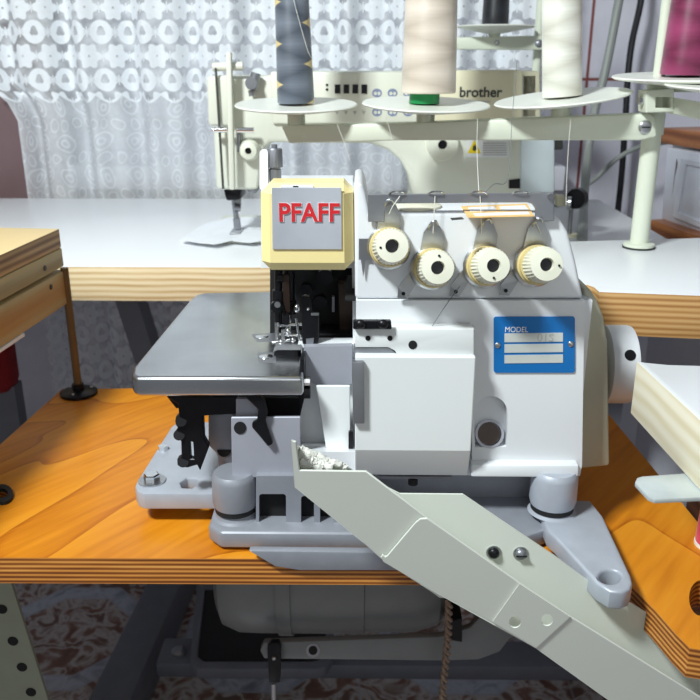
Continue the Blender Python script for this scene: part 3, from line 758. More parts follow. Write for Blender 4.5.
# --- head
MB().pp([(261, 190), (352, 190), (356, 195), (357, 345), (353, 345), (352, 268), (261, 268)], .563, .64).build('head_casting', 'enamel_white', om)
hc = MB().pp([(259.5, 184), (353, 184), (354, 272), (261, 272)], .528, .562).bevel(.0062, 1).build('head_cover', 'cream_cover', om)
MB().prism([W(281, 185.5, .5285), W(313, 185.5, .5285), W(313, 188, .5285), W(281, 188, .5285)], (0, .003, 0)).build('cover_slot', 'white_paint', hc, local=True)
MB().pp([(293, 186), (298, 186), (298, 188), (293, 188)], .5276, .5284).build('latch', 'dark_void', hc, local=True)
np_ = MB().pp([(271.5, 187.5), (341.5, 187.5), (342, 249.5), (272.5, 249.5)], .5268, .5281).bevel(.0003, 1).build('nameplate', 'nameplate_steel', hc, local=True)
def ptext(name, off, m, dy):
    t = text(name, 'PFAFF', 279.5, 221.0, 339.5, .5265, m, None, off, dy, 1.08)
    t.parent = np_; return t
ptext('lettering_outline', .044, 'white_paint', .0001)
ptext('red_lettering', .024, 'red_paint', .0004)
# presser adjusting screw on the head
q = W(275.5, 183, .575)
ks = MB().lathe([(.0042, 0), (.0042, .0095), (.0036, .0100), (.0036, .0105), (.0054, .011), (.0054, .0225), (.0048, .0235), (.002, .0237), (.002, .0262), (0, .0264)], q, n=36, mod=lambda j, i: (.95 if i % 2 else 1) if j in (4, 5) else 1).build('pressure_screw', 'steel_plate', om)
MB().pp(rrect(259.5, 150, 268, 190, 3), .57, .576).build('thread_shield', 'white_paint', om)

# needle area
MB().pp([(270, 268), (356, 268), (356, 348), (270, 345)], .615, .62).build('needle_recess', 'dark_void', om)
MB().pp([(338, 283), (353, 281), (353, 333), (339, 334)], .598, .612).bevel(.001, 1).build('guard_post', 'oily_brown', om)
MB().pp([(318, 334), (354, 334), (354, 346), (320, 346)], .586, .613).bevel(.001, 1).build('lower_block', 'black_steel', om)
MB().pp([(319, 346.5), (354, 346), (354, 362), (322, 362)], .585, .612).build('block_plate', 'sheet_grey', om)
nb = MB(); nb.cyl(W(289, 262, .585), W(289, 312, .585), .0042); nb.cyl(W(289, 300, .585), W(289, 313, .585), .0055)
nb = nb.build('needle_bar', 'black_steel', om)
for dx_ in (-2.0, 1.5):
    MB().cyl(W(289+dx_, 312, .585), W(289+dx_, 346, .585), .0008, .0004, 8).build('needle', 'chrome', nb, local=True)
MB().ball(W(297, 308.5, .578), .0026, (1, 1, 1.4), 10).build('needle_clamp_screw', 'chrome', nb, local=True)
pb = MB(); pb.cyl(W(278.5, 262, .575), W(278.5, 333, .575), .0027); pb.cyl(W(278.5, 290, .575), W(278.5, 302, .575), .0046); pb.cyl(W(278.5, 303, .5735), W(278.5, 311, .5735), .0052)
q = W(277, 305, .573); pb.cyl(q, q-Vector((0, .006, 0)), .0042)
pb.cyl(W(277, 278, .573), W(284, 278, .573), .003)
pb = pb.build('presser_bar', 'black_steel', om)
q = W(277.5, 304.5, .566); MB().cyl(q, q-Vector((0, .0008, 0)), .0022).build('bar_screw', 'steel', pb, local=True)
MB().pp([(283, 275), (289, 275), (290, 312), (286, 313), (283, 300)], .571, .574).build('guide_plate', 'oily_brown', om)
for x_, r_, y_ in ((325, 8, 277), (306, 6.5, 291), (320, 7, 303)):
    q = W(x_, y_, .606); MB().cyl(q, q+Vector((0, .008, 0)), r_/1330).build('shaft_end', 'black_steel', om)
MB().pp([(332, 297), (334.5, 297), (334.5, 312), (332, 312)], .610, .6145).build('bright_pin', 'sheet_grey', om)
# knife
kn = MB().pp([(301, 298), (304, 296), (310, 297), (312, 314), (319, 314), (319, 338), (316, 356), (304, 353), (302, 340)], .556, .562).bevel(.0008, 1).build('upper_knife', 'black_steel', om)
MB().pp([(311, 313), (319, 313), (318.5, 315.5), (311, 315.5)], .5553, .5559).build('knife_edge', 'steel', kn, local=True)
MB().pp([(306, 339), (314, 338), (312, 354), (307, 356)], .5553, .5559).build('blade', 'steel_plate', kn, local=True)
MB().ball(W(308, 309, .5555), .0012, n=8).build('knife_screw', 'chrome', kn, local=True)
# presser foot
pf = MB()
pf.pp([(275, 351), (279, 346), (298, 345), (303, 350), (303, 357), (299, 361), (276, 359), (273, 355)], .556, .60)
pf = pf.bevel(.0012, 2).build('presser_foot', 'black_steel', om)
MB().pp([(273, 352), (277, 345.5), (301, 344.5), (304, 349), (302, 350), (278, 350)], .5555, .590).build('foot_plate', 'steel', pf, local=True)
ck = MB()
ck.cyl(W(276, 326, .566), W(302, 324, .566), .0012); ck.cyl(W(276, 334, .564), W(301, 336, .564), .0013); ck.cyl(W(277, 322, .563), W(277, 346, .563), .0016)
ck.cyl(W(283, 330, .560), W(283, 345, .560), .0014); ck.ball(W(288, 331, .560), .0026); ck.ball(W(293, 340, .560), .002); ck.ball(W(281, 342, .560), .0022); ck.cyl(W(296, 318, .563), W(300, 345, .563), .001)
ck.cyl(W(272, 343, .561), W(290, 340, .561), .0012)
ck.build('foot_linkage', 'chrome', pf, local=True)
MB().pp([(283, 316), (288, 316), (288, 324), (282, 324)], .564, .570).build('foot_holder', 'black_steel', pf, local=True)

# --- belt guard and hand wheel at the right end
MB().pp([(583.5, 288), (590, 289), (597, 300), (604, 318), (608, 345), (610, 466), (577, 469.5), (580, 420)], .553, .67).bevel(.003, 3).build('belt_guard', 'guard_olive', om)
q = W(608, 364, .60); r_ = .0345
hw = MB().lathe([(.028, 0), (.0305, .001), (.0305, .018), (.0298, .0205), (.026, .0215), (.012, .020), (.010, .012), (0, .012)], (q.x-.005, q.y, q.z), (1, 0, 0), 56).build('hand_wheel', 'enamel_white', om)
h = W(632, 354, q.y-.0290); nh = Vector((0, h.y-q.y, h.z-q.z)).normalized()
h = Vector((h.x, q.y, q.z))+nh*.0302
MB().lathe([(.0042, 0), (.0042, .0006), (0, .0006)], h, nh, 20).build('wheel_hole', 'black_steel', hw, local=True)
MB().pp([(604.5, 339), (607, 339), (607, 347), (604.5, 347)], .5615, .562).build('wheel_mark', 'white_paint', hw, local=True)

# ================================================================== WASTE CHUTE
ch = thing('waste_chute', (.05, .44, .66), 'cream sheet metal waste chute sloping down to the right from the machine', 'chute')
CF, CB = .415, .450
N0, TL = W(420, 518.5, CF-.0022), W(740, 722, CF-.0022)
def LW(px, py, off=0):        # leaning plane through the wall's top edge
    ed = (TL-N0).normalized(); nn = Vector((0, -1, 0)); dn = ed.cross(nn).normalized()
    dn = dn if dn.z < 0 else -dn
    pl_n = (nn*math.cos(LEAN)+dn*math.sin(LEAN)).normalized()
    d = ray(px, py); t = (N0-O+pl_n*off).dot(pl_n)/d.dot(pl_n); return O+d*t
LEAN = .34
ln_ = (LW(500, 640)-LW(420, 584)).cross(LW(520, 583)-LW(420, 584)).normalized()
ln_ = ln_ if ln_.y > 0 else -ln_
fu = [(291, 440.5), (296, 442), (299.5, 470.5), (366, 471.5), (452, 537), (455, 600), (440, 598), (383, 561), (361, 541), (294.5, 487)]
uo = MB().prism([LW(x, y, -.0022) for x, y in fu], ln_*.0013).bevel(.0004, 1)
botw = [LW(x, y, -.0022) for x, y in ((294.5, 487), (361, 541), (440, 598))]
def floor_strip(mb, pts):
    for a, b in zip(pts, pts[1:]):
        A2, B2 = Vector((a.x, CB, a.z)), Vector((b.x, CB, b.z))
        mb.prism([a, b, B2, A2], (0, 0, .0013))
us_ = uo.build('upper_section', 'chute_cream', ch)
fl_ = MB(); floor_strip(fl_, botw); fl_.build('upper_floor', 'chute_cream', ch)
a1, a2 = LW(291, 440.5, -.0022), LW(294.5, 487, -.0022)
a3 = W(298.5, 446, CB)
MB().prism([a1, a2, Vector((a2.x, CB, a2.z)), Vector((a1.x, CB, a3.z))], (.0014, 0, 0)).build('end_wall', 'chute_cream', ch)
lowf = [(383, 562), (380.5, 557.5), (382.5, 555), (385, 557), (387, 556), (415, 523), (420, 519), (427, 518.5), (520, 583.5), (570, 616.5), (740, 722), (740, 790), (608, 700), (536, 648.5), (492, 622.5), (420, 584)]
h1, h2 = circ(515, 622, 6, 6, 20), circ(547, 620, 6, 6, 20)
ls = MB().prism([[LW(x, y) for x, y in lp] for lp in (lowf, h1, h2)], ln_*.0013).bevel(.0004, 1, 60).build('lower_section', 'chute_cream', ch)
MB().prism([[LW(x, y, .001) for x, y in lp] for lp in ([(519.5, 584), (570, 617), (536, 648), (492.5, 622)], h1, h2)], ln_*.0008).build('joint_plate', 'chute_cream', ls, local=True)
botl = [LW(x, y) for x, y in ((420, 584), (536, 648.5), (608, 700), (740, 790))]
fl2 = MB(); floor_strip(fl2, botl); fl2.build('lower_floor', 'chute_cream', ch)
topb = [(299, 447), (342, 465), (372, 480), (400, 494), (463, 494.5), (505, 523), (556, 557), (600, 590), (632, 604), (660, 621), (740, 674)]
bw = [W(x, y, CB) for x, y in topb]
bw += [Vector((p.x, CB, p.z)) for p in reversed(botw[:2]+[botl[0]]+botl[1:])]
bo = MB().prism(bw, (0, .0014, 0)).build('back_wall', 'chute_cream', ch)
for x_, y_, m_ in ((493.5, 552, 'black_steel'), (520.5, 553, 'steel_plate')):
    q = W(x_, y_, CB)
    sc1 = MB().lathe([(.0048, 0), (.0048, .0008), (0, .0008)], q, (0, -1, 0), 24).build('washer', 'steel', bo, local=True)
    MB().ball(q-Vector((0, .0015, 0)), .0036, (1, .7, 1), 10).build('screw', m_, bo, local=True)
    if m_ == 'steel_plate': MB().box(q.x-.0034, q.x+.0034, q.y-.0043, q.y-.0036, q.z-.0004, q.z+.0004).build('screw_slot', 'dark_void', bo, local=True)
# lint lying in the chute mouth
random.seed(3); lb_ = MB()
for (xa, ya, xb, yb, yy, rr) in ((301, 449, 347, 468, CB-.003, .0021), (300, 455, 332, 468, CB-.008, .0026), (301, 462, 322, 471, CB-.014, .0028)):
    pts = [W(xa+(xb-xa)*k/9, ya+(yb-ya)*k/9+random.uniform(-.8, .8), yy+random.uniform(-.001, .001)) for k in range(10)]
    lb_.tube(pts, rr, 9, 4)
for v in lb_.bm.verts: v.co += Vector((random.uniform(-1, 1), random.uniform(-1, 1), random.uniform(-1, 1)))*.0005
lo = lb_.build('lint', 'lint', None); tag(lo, 'pale fluffy lint lying in the mouth of the cream chute', 'lint'); lo['kind'] = 'stuff'

# ================================================================== UNDER THE TABLE
mo = thing('clutch_motor', (-.02, .74, .40), 'grey cylindrical sewing machine motor hanging under the orange table', 'motor')
mc = W(330, 578, .74); mb_ = W(330, 631, .74-.0)
R_ = (mc.z-mb_.z)*1.05; ml = W(217, 600, .70).x; mr = W(452, 600, .70).x; L_ = mr-ml
R_ = .075; ctr = Vector((ml, .74, W(330, 630, .72).z+R_))
mot = MB().lathe([(R_*.72, 0), (R_*.90, .006), (R_*.99, .022), (R_, .04), (R_, L_*.62), (R_*1.0, L_*.625), (R_*.97, L_*.63), (R_*.97, L_*.84), (R_*.88, L_*.94), (R_*.66, L_)], ctr, (1, 0, 0), 56).build('housing', 'motor_grey', mo)
MB().lathe([(R_*.95, L_*.265), (R_*1.035, L_*.267), (R_*1.035, L_*.325), (R_*.95, L_*.327)], ctr, (1, 0, 0), 56).build('strap', 'motor_grey', mo)
MB().box(ml+.05, ml+.075, .73, .75, ctr.z+R_*.94, T-.0214).build('hanger', 'frame_grey', mo)
MB().box(ml+L_*.7, ml+L_*.7+.03, .73, .75, ctr.z+R_*.9, T-.0214).build('hanger', 'frame_grey', mo)
lv = MB().pp([(264, 643), (440, 637), (470, 628), (487, 610), (520, 600), (520, 625), (500, 652), (478, 660), (440, 661), (264, 659), (260, 651)], .655, .663).bevel(.0015, 2).build('clutch_lever', 'motor_grey', mo)
MB().pp(circ(313, 650.5, 4.5), .6543, .6547).build('lever_hole', 'dark_void', lv, local=True)
MB().pp(circ(313, 650.5, 7), .6545, .6549).build('hole_ring', 'steel_plate', lv, local=True)
MB().pp([(450, 622), (462, 618), (462, 642), (450, 640)], .652, .72).build('terminal', 'black_steel', mo)
MB().pp([(470, 596), (530, 592), (530, 632), (500, 645), (478, 640)], .68, .76).bevel(.006, 3).build('end_cover', 'motor_grey', mo)
pr = MB().pp([(267, 648), (271, 643), (279, 643), (281, 648), (280, 683), (269, 683)], .648, .6545).bevel(.001, 2).build('rod_end', 'black_steel', mo)
q = W(274, 658, .6478); MB().ball(q, .0022).build('rod_screw', 'steel', pr, local=True)
MB().cyl(W(273.5, 683, .652), W(274.5, 790, .652), .0025).build('pull_rod', 'steel', mo)
# twisted pull cord
cp = [W(449, 600, .62), W(448, 640, .62), W(444, 680, .62), W(441, 720, .62), W(440, 760, .62)]
tw = MB(); N_ = 120
for ph in (0, PI):
    pts = []
    for i in range(N_+1):
        t = i/N_*(len(cp)-1); k = min(int(t), len(cp)-2); p = cp[k].lerp(cp[k+1], t-k)
        pts.append(p+Vector((math.cos(ph+i*.62), math.sin(ph+i*.62), 0))*.0020)
    tw.tube(pts, .0019, 6, 1)
two = tw.build('twisted_cord', 'rope'); tag(two, 'twisted two strand cord hanging under the cream chute', 'cord')

# ================================================================== LOCKSTITCH MACHINE
lm = thing('lockstitch_sewing_machine', (.05, 1.09, bz), 'cream lockstitch sewing machine with control panel on the long white table', 'sewing machine')
ZB = bz
armp = [(229, 76), (268, 76), (276, 71.5), (540, 71), (540, 215), (414, 213), (412, 195), (408, 175), (400, 160), (388, 150), (370, 143.5), (270, 142.5), (262, 150), (258, 190), (216, 190), (213, 130), (229, 128)]
MB().pp(armp, 1.03, 1.13).bevel(.006, 3, 25).build('arm', 'machine_cream', lm)
MB().pp([(206, 76), (232, 75), (233, 127), (208, 126)], 1.02, 1.12).bevel(.005, 3).build('face_cover', 'machine_cream', lm)
MB().pp([(270, 71.5), (436, 72), (436, 122), (272, 124)], 1.024, 1.031).bevel(.003, 2).build('control_panel', 'machine_panel', lm).name = 'control_panel'
cpn = bpy.data.objects['control_panel']
for i in range(4):
    x_ = 334.8+i*8.9
    MB().pp([(x_, 84.5), (x_+5.5, 84.5), (x_+5.5, 93.5), (x_, 93.5)], 1.0225, 1.0245).build('button', 'black_steel', cpn, local=True)
for x_, y_ in ((327, 85), (327, 89.5)): MB().pp(circ(x_, y_, 1.3, n=10), 1.0232, 1.0245).build('lamp', 'black_steel', cpn, local=True)
for i in range(4):
    x_ = 336+i*8.9
    MB().pp([(x_-1, 111), (x_+3, 111), (x_+1, 115)], 1.0236, 1.0242).build('arrow_mark', 'faint_ink', cpn, local=True)
for r__, yy in enumerate((93, 112)):
    for i in range(4):
        x_ = 377+i*15.5
        dk = 'icon_blue'
        MB().pp(circ(x_, yy, 5, 4.4, 16), 1.0236, 1.0242, [circ(x_-1.6, yy+.4, 1.7, 1.9, 10), circ(x_+2, yy+.4, 1.5, 1.9, 10)]).build('pattern_icon', dk, cpn, local=True)
MB().pp([(433, 70.5), (523, 69.5), (523, 122.5), (433, 122.5)], 1.012, 1.04).bevel(.004, 2).build('motor_box', 'machine_warm_cream', lm)
MB().pp([(521, 71), (540, 71), (541, 119), (521, 119)], 1.03, 1.12).bevel(.003, 2).build('rear_box', 'machine_warm_cream', lm)
text('maker_lettering', 'brother', 459.5, 96.8, 502, 1.0118, 'ink', bpy.data.objects['motor_box'], .022, .0003)
bpy.data.objects['maker_lettering'].matrix_parent_inverse = Matrix.Identity(4)
MB().pp([(476, 101), (490, 101), (490, 102.3), (476, 102.3)], 1.0113, 1.0117).build('model_mark', 'faint_ink', bpy.data.objects['motor_box'], local=True)
q = W(442, 144, 1.03)
sd = MB().lathe([(.019, 0), (.0195, .008), (.0185, .012), (.006, .0125), (.005, .008), (0, .008)], q, (0, -1, 0), 40).build('stitch_dial', 'machine_panel', lm)
MB().lathe([(.005, .0085), (.005, .0095), (0, .0095)], q, (0, -1, 0), 20).build('dial_centre', 'black_steel', sd, local=True)
wl = MB().pp([(466.5, 139.5), (509, 139.5), (509, 157.5), (466.5, 157.5)], 1.0288, 1.0297).build('warning_label', 'paper', lm)
MB().pp([(474.3, 140), (481, 153.2), (467.5, 153.2)], 1.0282, 1.0286).build('warning_triangle', 'warn_yellow', wl, local=True)
MB().pp([(473.2, 146), (475.2, 144.5), (477, 149), (474.5, 151.3), (472.5, 150)], 1.0278, 1.0281).build('hand_symbol', 'ink', wl, local=True)
for i in range(6): MB().pp([(483, 143+i*2.3), (507, 143+i*2.3), (507, 143.7+i*2.3), (483, 143.7+i*2.3)], 1.0282, 1.0286).build('fine_print', 'faint_ink', wl, local=True)
MB().pp([(509, 180), (521, 178.5), (521, 188.5), (509, 188.5)], 1.0288, 1.0297).build('socket', 'black_steel', lm)
MB().pp([(521, 139), (555, 139), (555, 193), (521, 193)], 1.022, 1.10).bevel(.003, 2).build('side_cover', 'machine_grey', lm)
MB().pp([(541, 122), (562, 124), (564, 150), (541, 150)], 1.06, 1.10).bevel(.003, 2).build('balance_wheel', 'ink', lm)
# needle end
nl = MB(); nl.cyl(W(237, 186, 1.08), W(237, 207, 1.08), .0055); nl.build('needle_bar', 'steel_plate', lm)
MB().pp([(223, 189), (240, 189), (241, 200), (226, 201)], 1.05, 1.10).bevel(.003, 2).build('bar_bushing', 'black_steel', lm)
MB().pp([(246, 183), (258, 183), (257, 194), (248, 194)], 1.05, 1.10).bevel(.004, 2).build('knee_lug', 'steel_plate', lm)
pfm = MB(); pfm.cyl(W(234, 198, 1.078), W(236.5, 220, 1.078), .0036); pfm.cyl(W(234.5, 207, 1.074), W(240.5, 208, 1.074), .0046)
pfm.build('presser_bar', 'steel_plate', lm)
nz = WZ(237, 232, bz+.006)
MB().box(nz.x-.007, nz.x+.007, nz.y-.02, nz.y+.015, bz+.0062, bz+.0088).bevel(.001, 2).build('presser_foot', 'steel', lm)
MB().pp([(233, 219), (239, 219), (240, 229), (234, 229)], 1.07, 1.08).build('foot_shank', 'steel_plate', lm)
MB().pp([(225.5, 52), (231, 52), (234.5, 190), (229, 190)], 1.005, 1.017).bevel(.002, 2).build('thread_cover', 'machine_cream', lm)
MB().pp([(214.5, 68), (216.5, 68), (224, 189), (222, 189)], 1.014, 1.0175).build('take_up_groove', 'ink', lm)
MB().cyl(W(213, 67, 1.02), W(243, 66, 1.02), .005).build('top_knob', 'machine_cream', lm)
q = W(252, 83, 1.02)
tn = MB(); tn.cyl(q-Vector((0, .01, 0)), q+Vector((0, .01, 0)), .007); tn.cyl(W(256, 73, 1.02), W(252, 90, 1.02), .006); tn.cyl(W(251, 90, 1.02), W(252, 96, 1.02), .0035)
tn.build('thumb_screw', 'steel_plate', lm)
cl = MB(); cl.cyl(W(213, 130, 1.012), W(227, 129.5, 1.012), .0034); cl.cyl(W(237, 130, 1.012), W(254, 130, 1.012), .0034)
cl.build('thread_clip', 'chrome', lm)
q = W(250, 149.5, 1.03)
td = MB().lathe([(.013, 0), (.013, .006), (.010, .016), (.004, .018), (.004, .014), (0, .014)], q, (0, -1, 0), 32).build('tension_knob', 'machine_panel', lm)
MB().lathe([(.004, .0145), (.004, .015), (0, .015)], q, (0, -1, 0), 16).build('knob_centre', 'black_steel', td, local=True)
MB().pp([(237, 134), (240, 134), (239.5, 152), (237, 152)], 1.018, 1.028).build('take_up_lever', 'steel_plate', lm)
bx_ = MB().box(W(208, 200, 1.08).x, W(556, 200, 1.08).x, 1.02, 1.20, bz+.0004, bz+.005)
bx_.bevel(.001, 2).build('bed', 'machine_panel', lm)
MB().pp([(412, 196), (545, 196), (548, 225), (408, 225)], 1.035, 1.13).build('column_foot', 'machine_cream', lm)
# cloth under its needle
random.seed(11)
out = [(180, 240), (205, 224), (228, 218), (262, 217), (272, 240), (250, 243), (232, 241), (214, 245), (198, 243)]
cf = MB().prism([WZ(x, y, bz+.0058) for x, y in out], (0, 0, -.0006)).bm
bmesh.ops.triangulate(cf, faces=[f for f in cf.faces]); bmesh.ops.subdivide_edges(cf, edges=cf.edges, cuts=3, use_grid_fill=True)
for v in cf.verts: v.co.z += .0006*(1+math.sin(v.co.x*160)*math.sin(v.co.y*110))
wcl = MB(); wcl.bm.free(); wcl.bm = cf; wco = wcl.build('cloth_scrap', 'gauze'); tag(wco, 'white scrap of cloth lying under the lockstitch machine needle', 'cloth')

# bobbin winder standing right of that machine
q = WZ(569, 236, bz)
bwn = thing('bobbin_winder', (q.x, q.y, bz), 'small metal bobbin winder with dark wheel on the long white table', 'bobbin winder')
MB().lathe([(.012, 0), (.012, .003), (0, .003)], q).build('base', 'machine_warm_cream', bwn)
MB().cyl((q.x, q.y, bz+.002), (q.x, q.y, W(569, 188, q.y).z), .0028).build('post', 'steel_plate', bwn)
w_ = W(577, 198, q.y)
wb = MB().cyl((w_.x-.004, w_.y-.008, w_.z), (w_.x+.003, w_.y, w_.z), .013, n=28); wb.build('wheel', 'black_steel', bwn)
MB().cyl(W(568, 203, q.y-.004), W(572, 203, q.y-.006), .009).build('bobbin_disc', 'steel', bwn)
MB().pp([(556, 195), (566, 196), (567, 206), (557, 207)], q.y, q.y+.015).bevel(.002, 2).build('bracket', 'machine_warm_cream', bwn)

# ================================================================== THREAD STANDS
ts = thing('thread_stand', (W(638, 248, .838).x, .84, rz), 'cream metal thread stand with round spool discs on the right white table', 'thread stand')
pb_ = WZ(638.5, 247.5, rz)
MB().lathe([(.0165, .0), (.0165, .0018), (.010, .0018)], pb_, n=32).build('rubber_base', 'rubber', ts)
MB().lathe([(.0158, .0018), (.0155, .0045), (.011, .0055), (.009, .006)], pb_, n=32).build('flange', 'stand_cream', ts)
ptop = Vector((pb_.x, pb_.y, W(650, 122, pb_.y).z))
MB().cyl((pb_.x, pb_.y, rz+.004), (pb_.x, pb_.y, ptop.z), .0093, n=28).build('post', 'stand_cream', ts)
MB().lathe([(.0108, 0), (.0108, .032), (.009, .036), (.009, .040), (.0104, .041), (.0104, .047), (.008, .05), (0, .05)], (pb_.x, pb_.y, ptop.z-.012), n=28).build('post_collar', 'stand_cream', ts)
MB().cyl((pb_.x, pb_.y, ptop.z+.03), (pb_.x, pb_.y, ptop.z+.33), .0056, n=20).build('upper_post', 'stand_cream', ts)
AY = lambda px: .905-(px-281)/(655-281)*.088
def SA(px, py, dy=0): return W(px, py, AY(px)+dy)
am = MB().prism([SA(x, y) for x, y in ((281, 125.5), (400, 123.5), (640, 114), (650, 113.5), (656, 118), (657, 137), (640, 140.5), (400, 140.5), (289, 143.5))], (0, .024, 0)).bevel(.0025, 2)
amo = am.build('cross_arm', 'stand_cream', ts)
q = SA(645, 127)
asc = MB().lathe([(.0064, 0), (.0064, .0012), (.005, .0025), (0, .0032)], q, (0, -1, 0), 24).build('screw', 'steel', amo, local=True)
MB().box(q.x-.004, q.x+.004, q.y-.0036, q.y-.0026, q.z-.0006, q.z+.0006).build('screw_slot', 'dark_void', asc, local=True)
q = SA(304, 135.5); MB().lathe([(.0035, 0), (.0035, .0008), (0, .001)], q, (0, -1, 0), 16).build('rivet', 'stand_cream', amo, local=True)

def disc(cx, cyy, r, Y, tx, ty, yarm):
    """spool disc: dish on a stub; returns its top centre and axis"""
    c = W(cx, cyy, Y); ax_ = Vector((tx, ty, 1)).normalized()
    o = MB().lathe([(.010, -.010), (.013, -.0095), (r*.55, -.0065), (r*.97, -.0022), (r, -.0008), (r*.985, .0004), (r*.5, -.0006), (.006, -.0006), (0, -.0006)], c, ax_, 72).build('spool_disc', 'disc_white', ts, ang=50)
    z0 = W(cx, yarm, Y).z
    MB().cyl((c.x, c.y, z0), (c.x, c.y, c.z-.0085), .0095).build('disc_stub', 'stand_cream', o, local=True)
    MB().cyl(c, c+ax_*.10, .003).build('spool_pin', 'stand_cream', o, local=True)
    return c, ax_
D1 = disc(296, 104, .0655, AY(296)+.012, 0, -.07, 128)
D2 = disc(426, 103.5, .066, AY(426)+.012, .02, -.07, 125)
D3 = disc(562, 97, .0665, AY(562)+.012, -.115, -.05, 120)
# second arm carrying the magenta cone
RY = .80
MB().pp([(646, 91), (674, 88.5), (674, 112), (646, 113)], RY, RY+.024, [[(656, 97), (671, 97), (671, 108), (656, 108)]]).bevel(.0008, 1).build('clamp', 'stand_cream', ts)
MB().prism([W(671, 97, RY+.004), W(760, 112, RY-.10), W(760, 132, RY-.10), W(671, 113.5, RY+.004)], (0, .02, 0)).bevel(.0015, 2).build('side_arm', 'stand_cream', ts)
q = W(643, 100, RY+.008); MB().cyl((q.x-.004, q.y, q.z), (q.x+.004, q.y, q.z), .004, n=6).build('clamp_screw', 'chrome', ts)
D4 = disc(684, 76, .066, .825, -.02, -.045, 92)
D5 = disc(743, 85, .066, .76, 0, -.05, 105)

def cone(name, D, r0, r1, hgt, tm_, label, base=None, lean=(0, 0), cup='plastic_green', lift=.0):
    c, ax_ = D; b0 = c+ax_*(.0002+lift)
    t = thing(name, b0, label, 'thread cone')
    th_ = MB().lathe([(r0*.6, .0006), (r0*.97, .0006), (r0, .002), (r0*.995, .012), (r1, hgt-.004), (r1*.95, hgt), (r1*.5, hgt)], (0, 0, 0), (0, 0, 1), 56).build('thread_winding', tm_, t, local=True)
    th_.rotation_euler = (lean[1], lean[0], 0)
    MB().lathe([(r1*.5, hgt-.01), (r1*.5, hgt+.012), (r1*.35, hgt+.012)], (0, 0, 0), (0, 0, 1), 32).build('cone_core', cup if base else 'laminate_yellow', th_, local=True)
    return t, th_
G1, g1 = cone('thread_cone', D1, .0197, .0165, .155, 'thread_grey', 'dark grey thread cone on leftmost disc of the front thread stand', lean=(-.02, 0))
G2, g2 = cone('thread_cone', (D2[0]+Vector((.002, 0, 0)), D2[1]), .0278, .0240, .17, 'thread_beige', 'beige thread cone with green foot on the middle disc', True, lift=.0095)
MB().lathe([(.0155, -.0095), (.0155, .0005), (0, .0005)], (-.004, 0, 0), (0, 0, 1), 36).build('cone_foot', 'plastic_green', G2, local=True)
G3, g3 = cone('thread_cone', D3, .0192, .0188, .155, 'thread_ivory', 'ivory thread cone between the beige and magenta ones', lean=(-.085, 0))
G4, g4 = cone('thread_cone', D4, .0222, .0190, .15, 'thread_magenta', 'magenta thread cone at the upper right edge', lean=(.02, 0))

# rear thread stand
q = WZ(537, 216, bz)
rs = thing('thread_stand', (W(537, 60, 1.24).x, 1.24, bz), 'rear cream thread stand behind the lockstitch machine holding a black cone', 'thread stand')
rx = W(537, 60, 1.24).x
MB().cyl((rx, 1.24, bz+.003), (rx, 1.24, W(540, -60, 1.24).z), .0062).build('post', 'stand_cream', rs)
MB().lathe([(.02, 0), (.02, .003), (.008, .005), (0, .005)], (rx, 1.24, bz)).build('flange', 'stand_cream', rs)
ra = MB().pp([(448, 37.5), (543, 35.5), (543, 50), (448, 49.5)], 1.215, 1.232).bevel(.002, 2).build('cross_arm', 'stand_cream', rs)
q = W(497, 42.5, 1.215); MB().ball(q, .0035, (1, .5, 1), 8).build('rivet', 'steel', ra, local=True)
q = W(539, 43.5, 1.215); MB().ball(q, .0055, (1, .5, 1), 8).build('screw', 'steel_plate', ra, local=True)
c5 = W(495, 26, 1.224)
dd = MB().lathe([(.010, -.010), (.013, -.0095), (.030, -.0065), (.0535, -.0022), (.0545, -.0008), (.053, .0004), (.02, -.0006), (0, -.0006)], c5, (0, 0, 1), 56).build('spool_disc', 'disc_white', rs, ang=50)
MB().cyl((c5.x, c5.y, W(495, 37, 1.224).z), (c5.x, c5.y, c5.z-.009), .008).build('disc_stub', 'stand_cream', dd, local=True)
G5, g5 = cone('thread_cone', (c5, Vector((0, 0, 1))), .0185, .016, .10, 'thread_black', 'black thread cone on the rear thread stand')

# loose threads (each belongs to its cone)
def loose(G, pts, m='thread_line', r=.00032):
    o = MB().tube(pts, r, 5, 5).build('loose_thread', m, G); o.matrix_parent_inverse = Matrix.Translation(-G.location); return o
c1 = D1[0]
loose(G1, [c1+Vector((-.004, -.0225, .125)), c1+Vector((.003, -.0215, .095)), c1+Vector((.014, -.0165, .055)), c1+Vector((.019, -.010, .045))])
loose(G2, [W(386, 118, .85), W(389, 127, .85), W(394, 145, .85), W(404, 160, .85), W(416, 174, .85)])
loose(G1, [W(337, 124, .86), W(344, 142, .86), W(350, 160, .86)])
loose(G3, [W(571, 118, .80), W(569, 140, .80), W(567, 172, .80), W(566, 205, .80)])
loose(G2, [W(477.5, 119, .80), W(477, 150, .70), W(479, 194, .529)], r=.0003)
loose(G3, [W(517, 60, .80), W(512, 120, .75), W(508, 178, .70), W(494, 184, .62), W(484, 194, .529)], 'thread_dark', .0003)
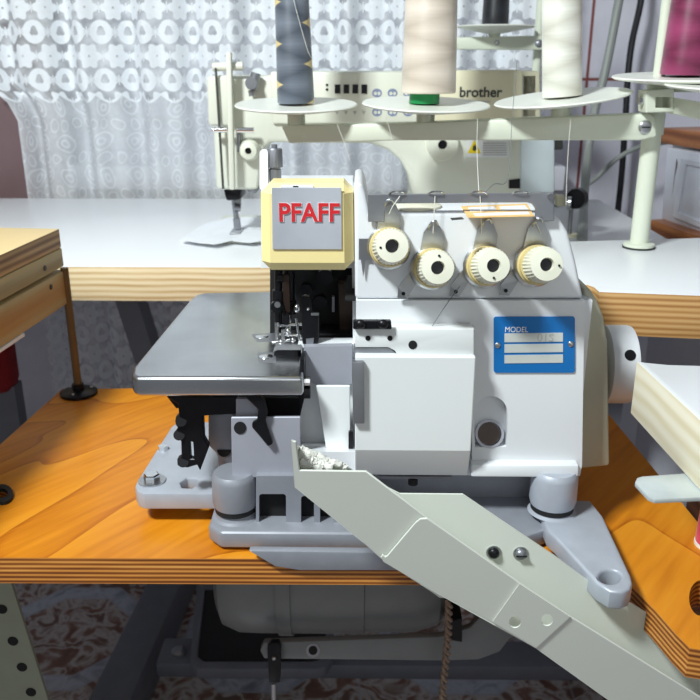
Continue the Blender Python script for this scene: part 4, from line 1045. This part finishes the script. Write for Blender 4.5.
def mthread(pts, m='thread_line'): MB().tube(pts, .0003, 5, 4).build('running_thread', m, om)
mthread([W(480, 196, .527), W(481, 212, .527), W(481.5, 234, .528)]); mthread([W(435, 196, .527), W(434, 215, .527), W(433, 233, .528)])
mthread([W(400, 196, .527), W(393, 206, .526), W(389, 214, .528)]); mthread([W(536, 222, .526), W(541, 234, .528)])
mthread([W(460, 286, .522), W(446, 305, .518), W(432, 326.5, .5225)], 'thread_dark')

# ================================================================== LIGHT, WORLD, CAMERA
wd = bpy.data.worlds.new('World'); bpy.context.scene.world = wd; wd.use_nodes = True
wd.node_tree.nodes['Background'].inputs['Color'].default_value = (.86, .92, 1, 1)
wd.node_tree.nodes['Background'].inputs['Strength'].default_value = .17
def area(name, loc, size, power, tgt, sy=None, col=(.92, .99, 1)):
    l = bpy.data.lights.new(name, 'AREA'); l.energy = power; l.size = size; l.color = col
    if sy: l.shape = 'RECTANGLE'; l.size_y = sy
    o = bpy.data.objects.new(name, l); C.objects.link(o); o.location = loc
    o.rotation_euler = (Vector(tgt)-Vector(loc)).to_track_quat('-Z', 'Y').to_euler(); return o
area('ceiling_lamp', (-.60, -.08, 1.80), .20, 25, (.1, .75, .75), .16)
area('front_fill', (.35, -1.5, 1.5), 1.1, 4.5, (0, .7, .75), .8, (.96, .99, 1))  # added soft fill behind the camera, brightens the front faces
cam = bpy.data.cameras.new('camera'); co_ = bpy.data.objects.new('camera', cam); C.objects.link(co_)
cam.sensor_width = 36; cam.lens = 36*F/700; cam.clip_start = .01
co_.matrix_world = Matrix((( _r.x, _u.x, -_f.x, O.x), (_r.y, _u.y, -_f.y, O.y), (_r.z, _u.z, -_f.z, O.z), (0, 0, 0, 1)))
cam.dof.use_dof = True; cam.dof.focus_distance = .56; cam.dof.aperture_fstop = 18
sc = bpy.context.scene; sc.camera = co_
sc.cycles.use_denoising = True
sc.view_settings.view_transform = 'Standard'; sc.view_settings.look = 'None'; sc.view_settings.gamma = 1; sc.view_settings.exposure = .16
sc.view_settings.use_curve_mapping = False
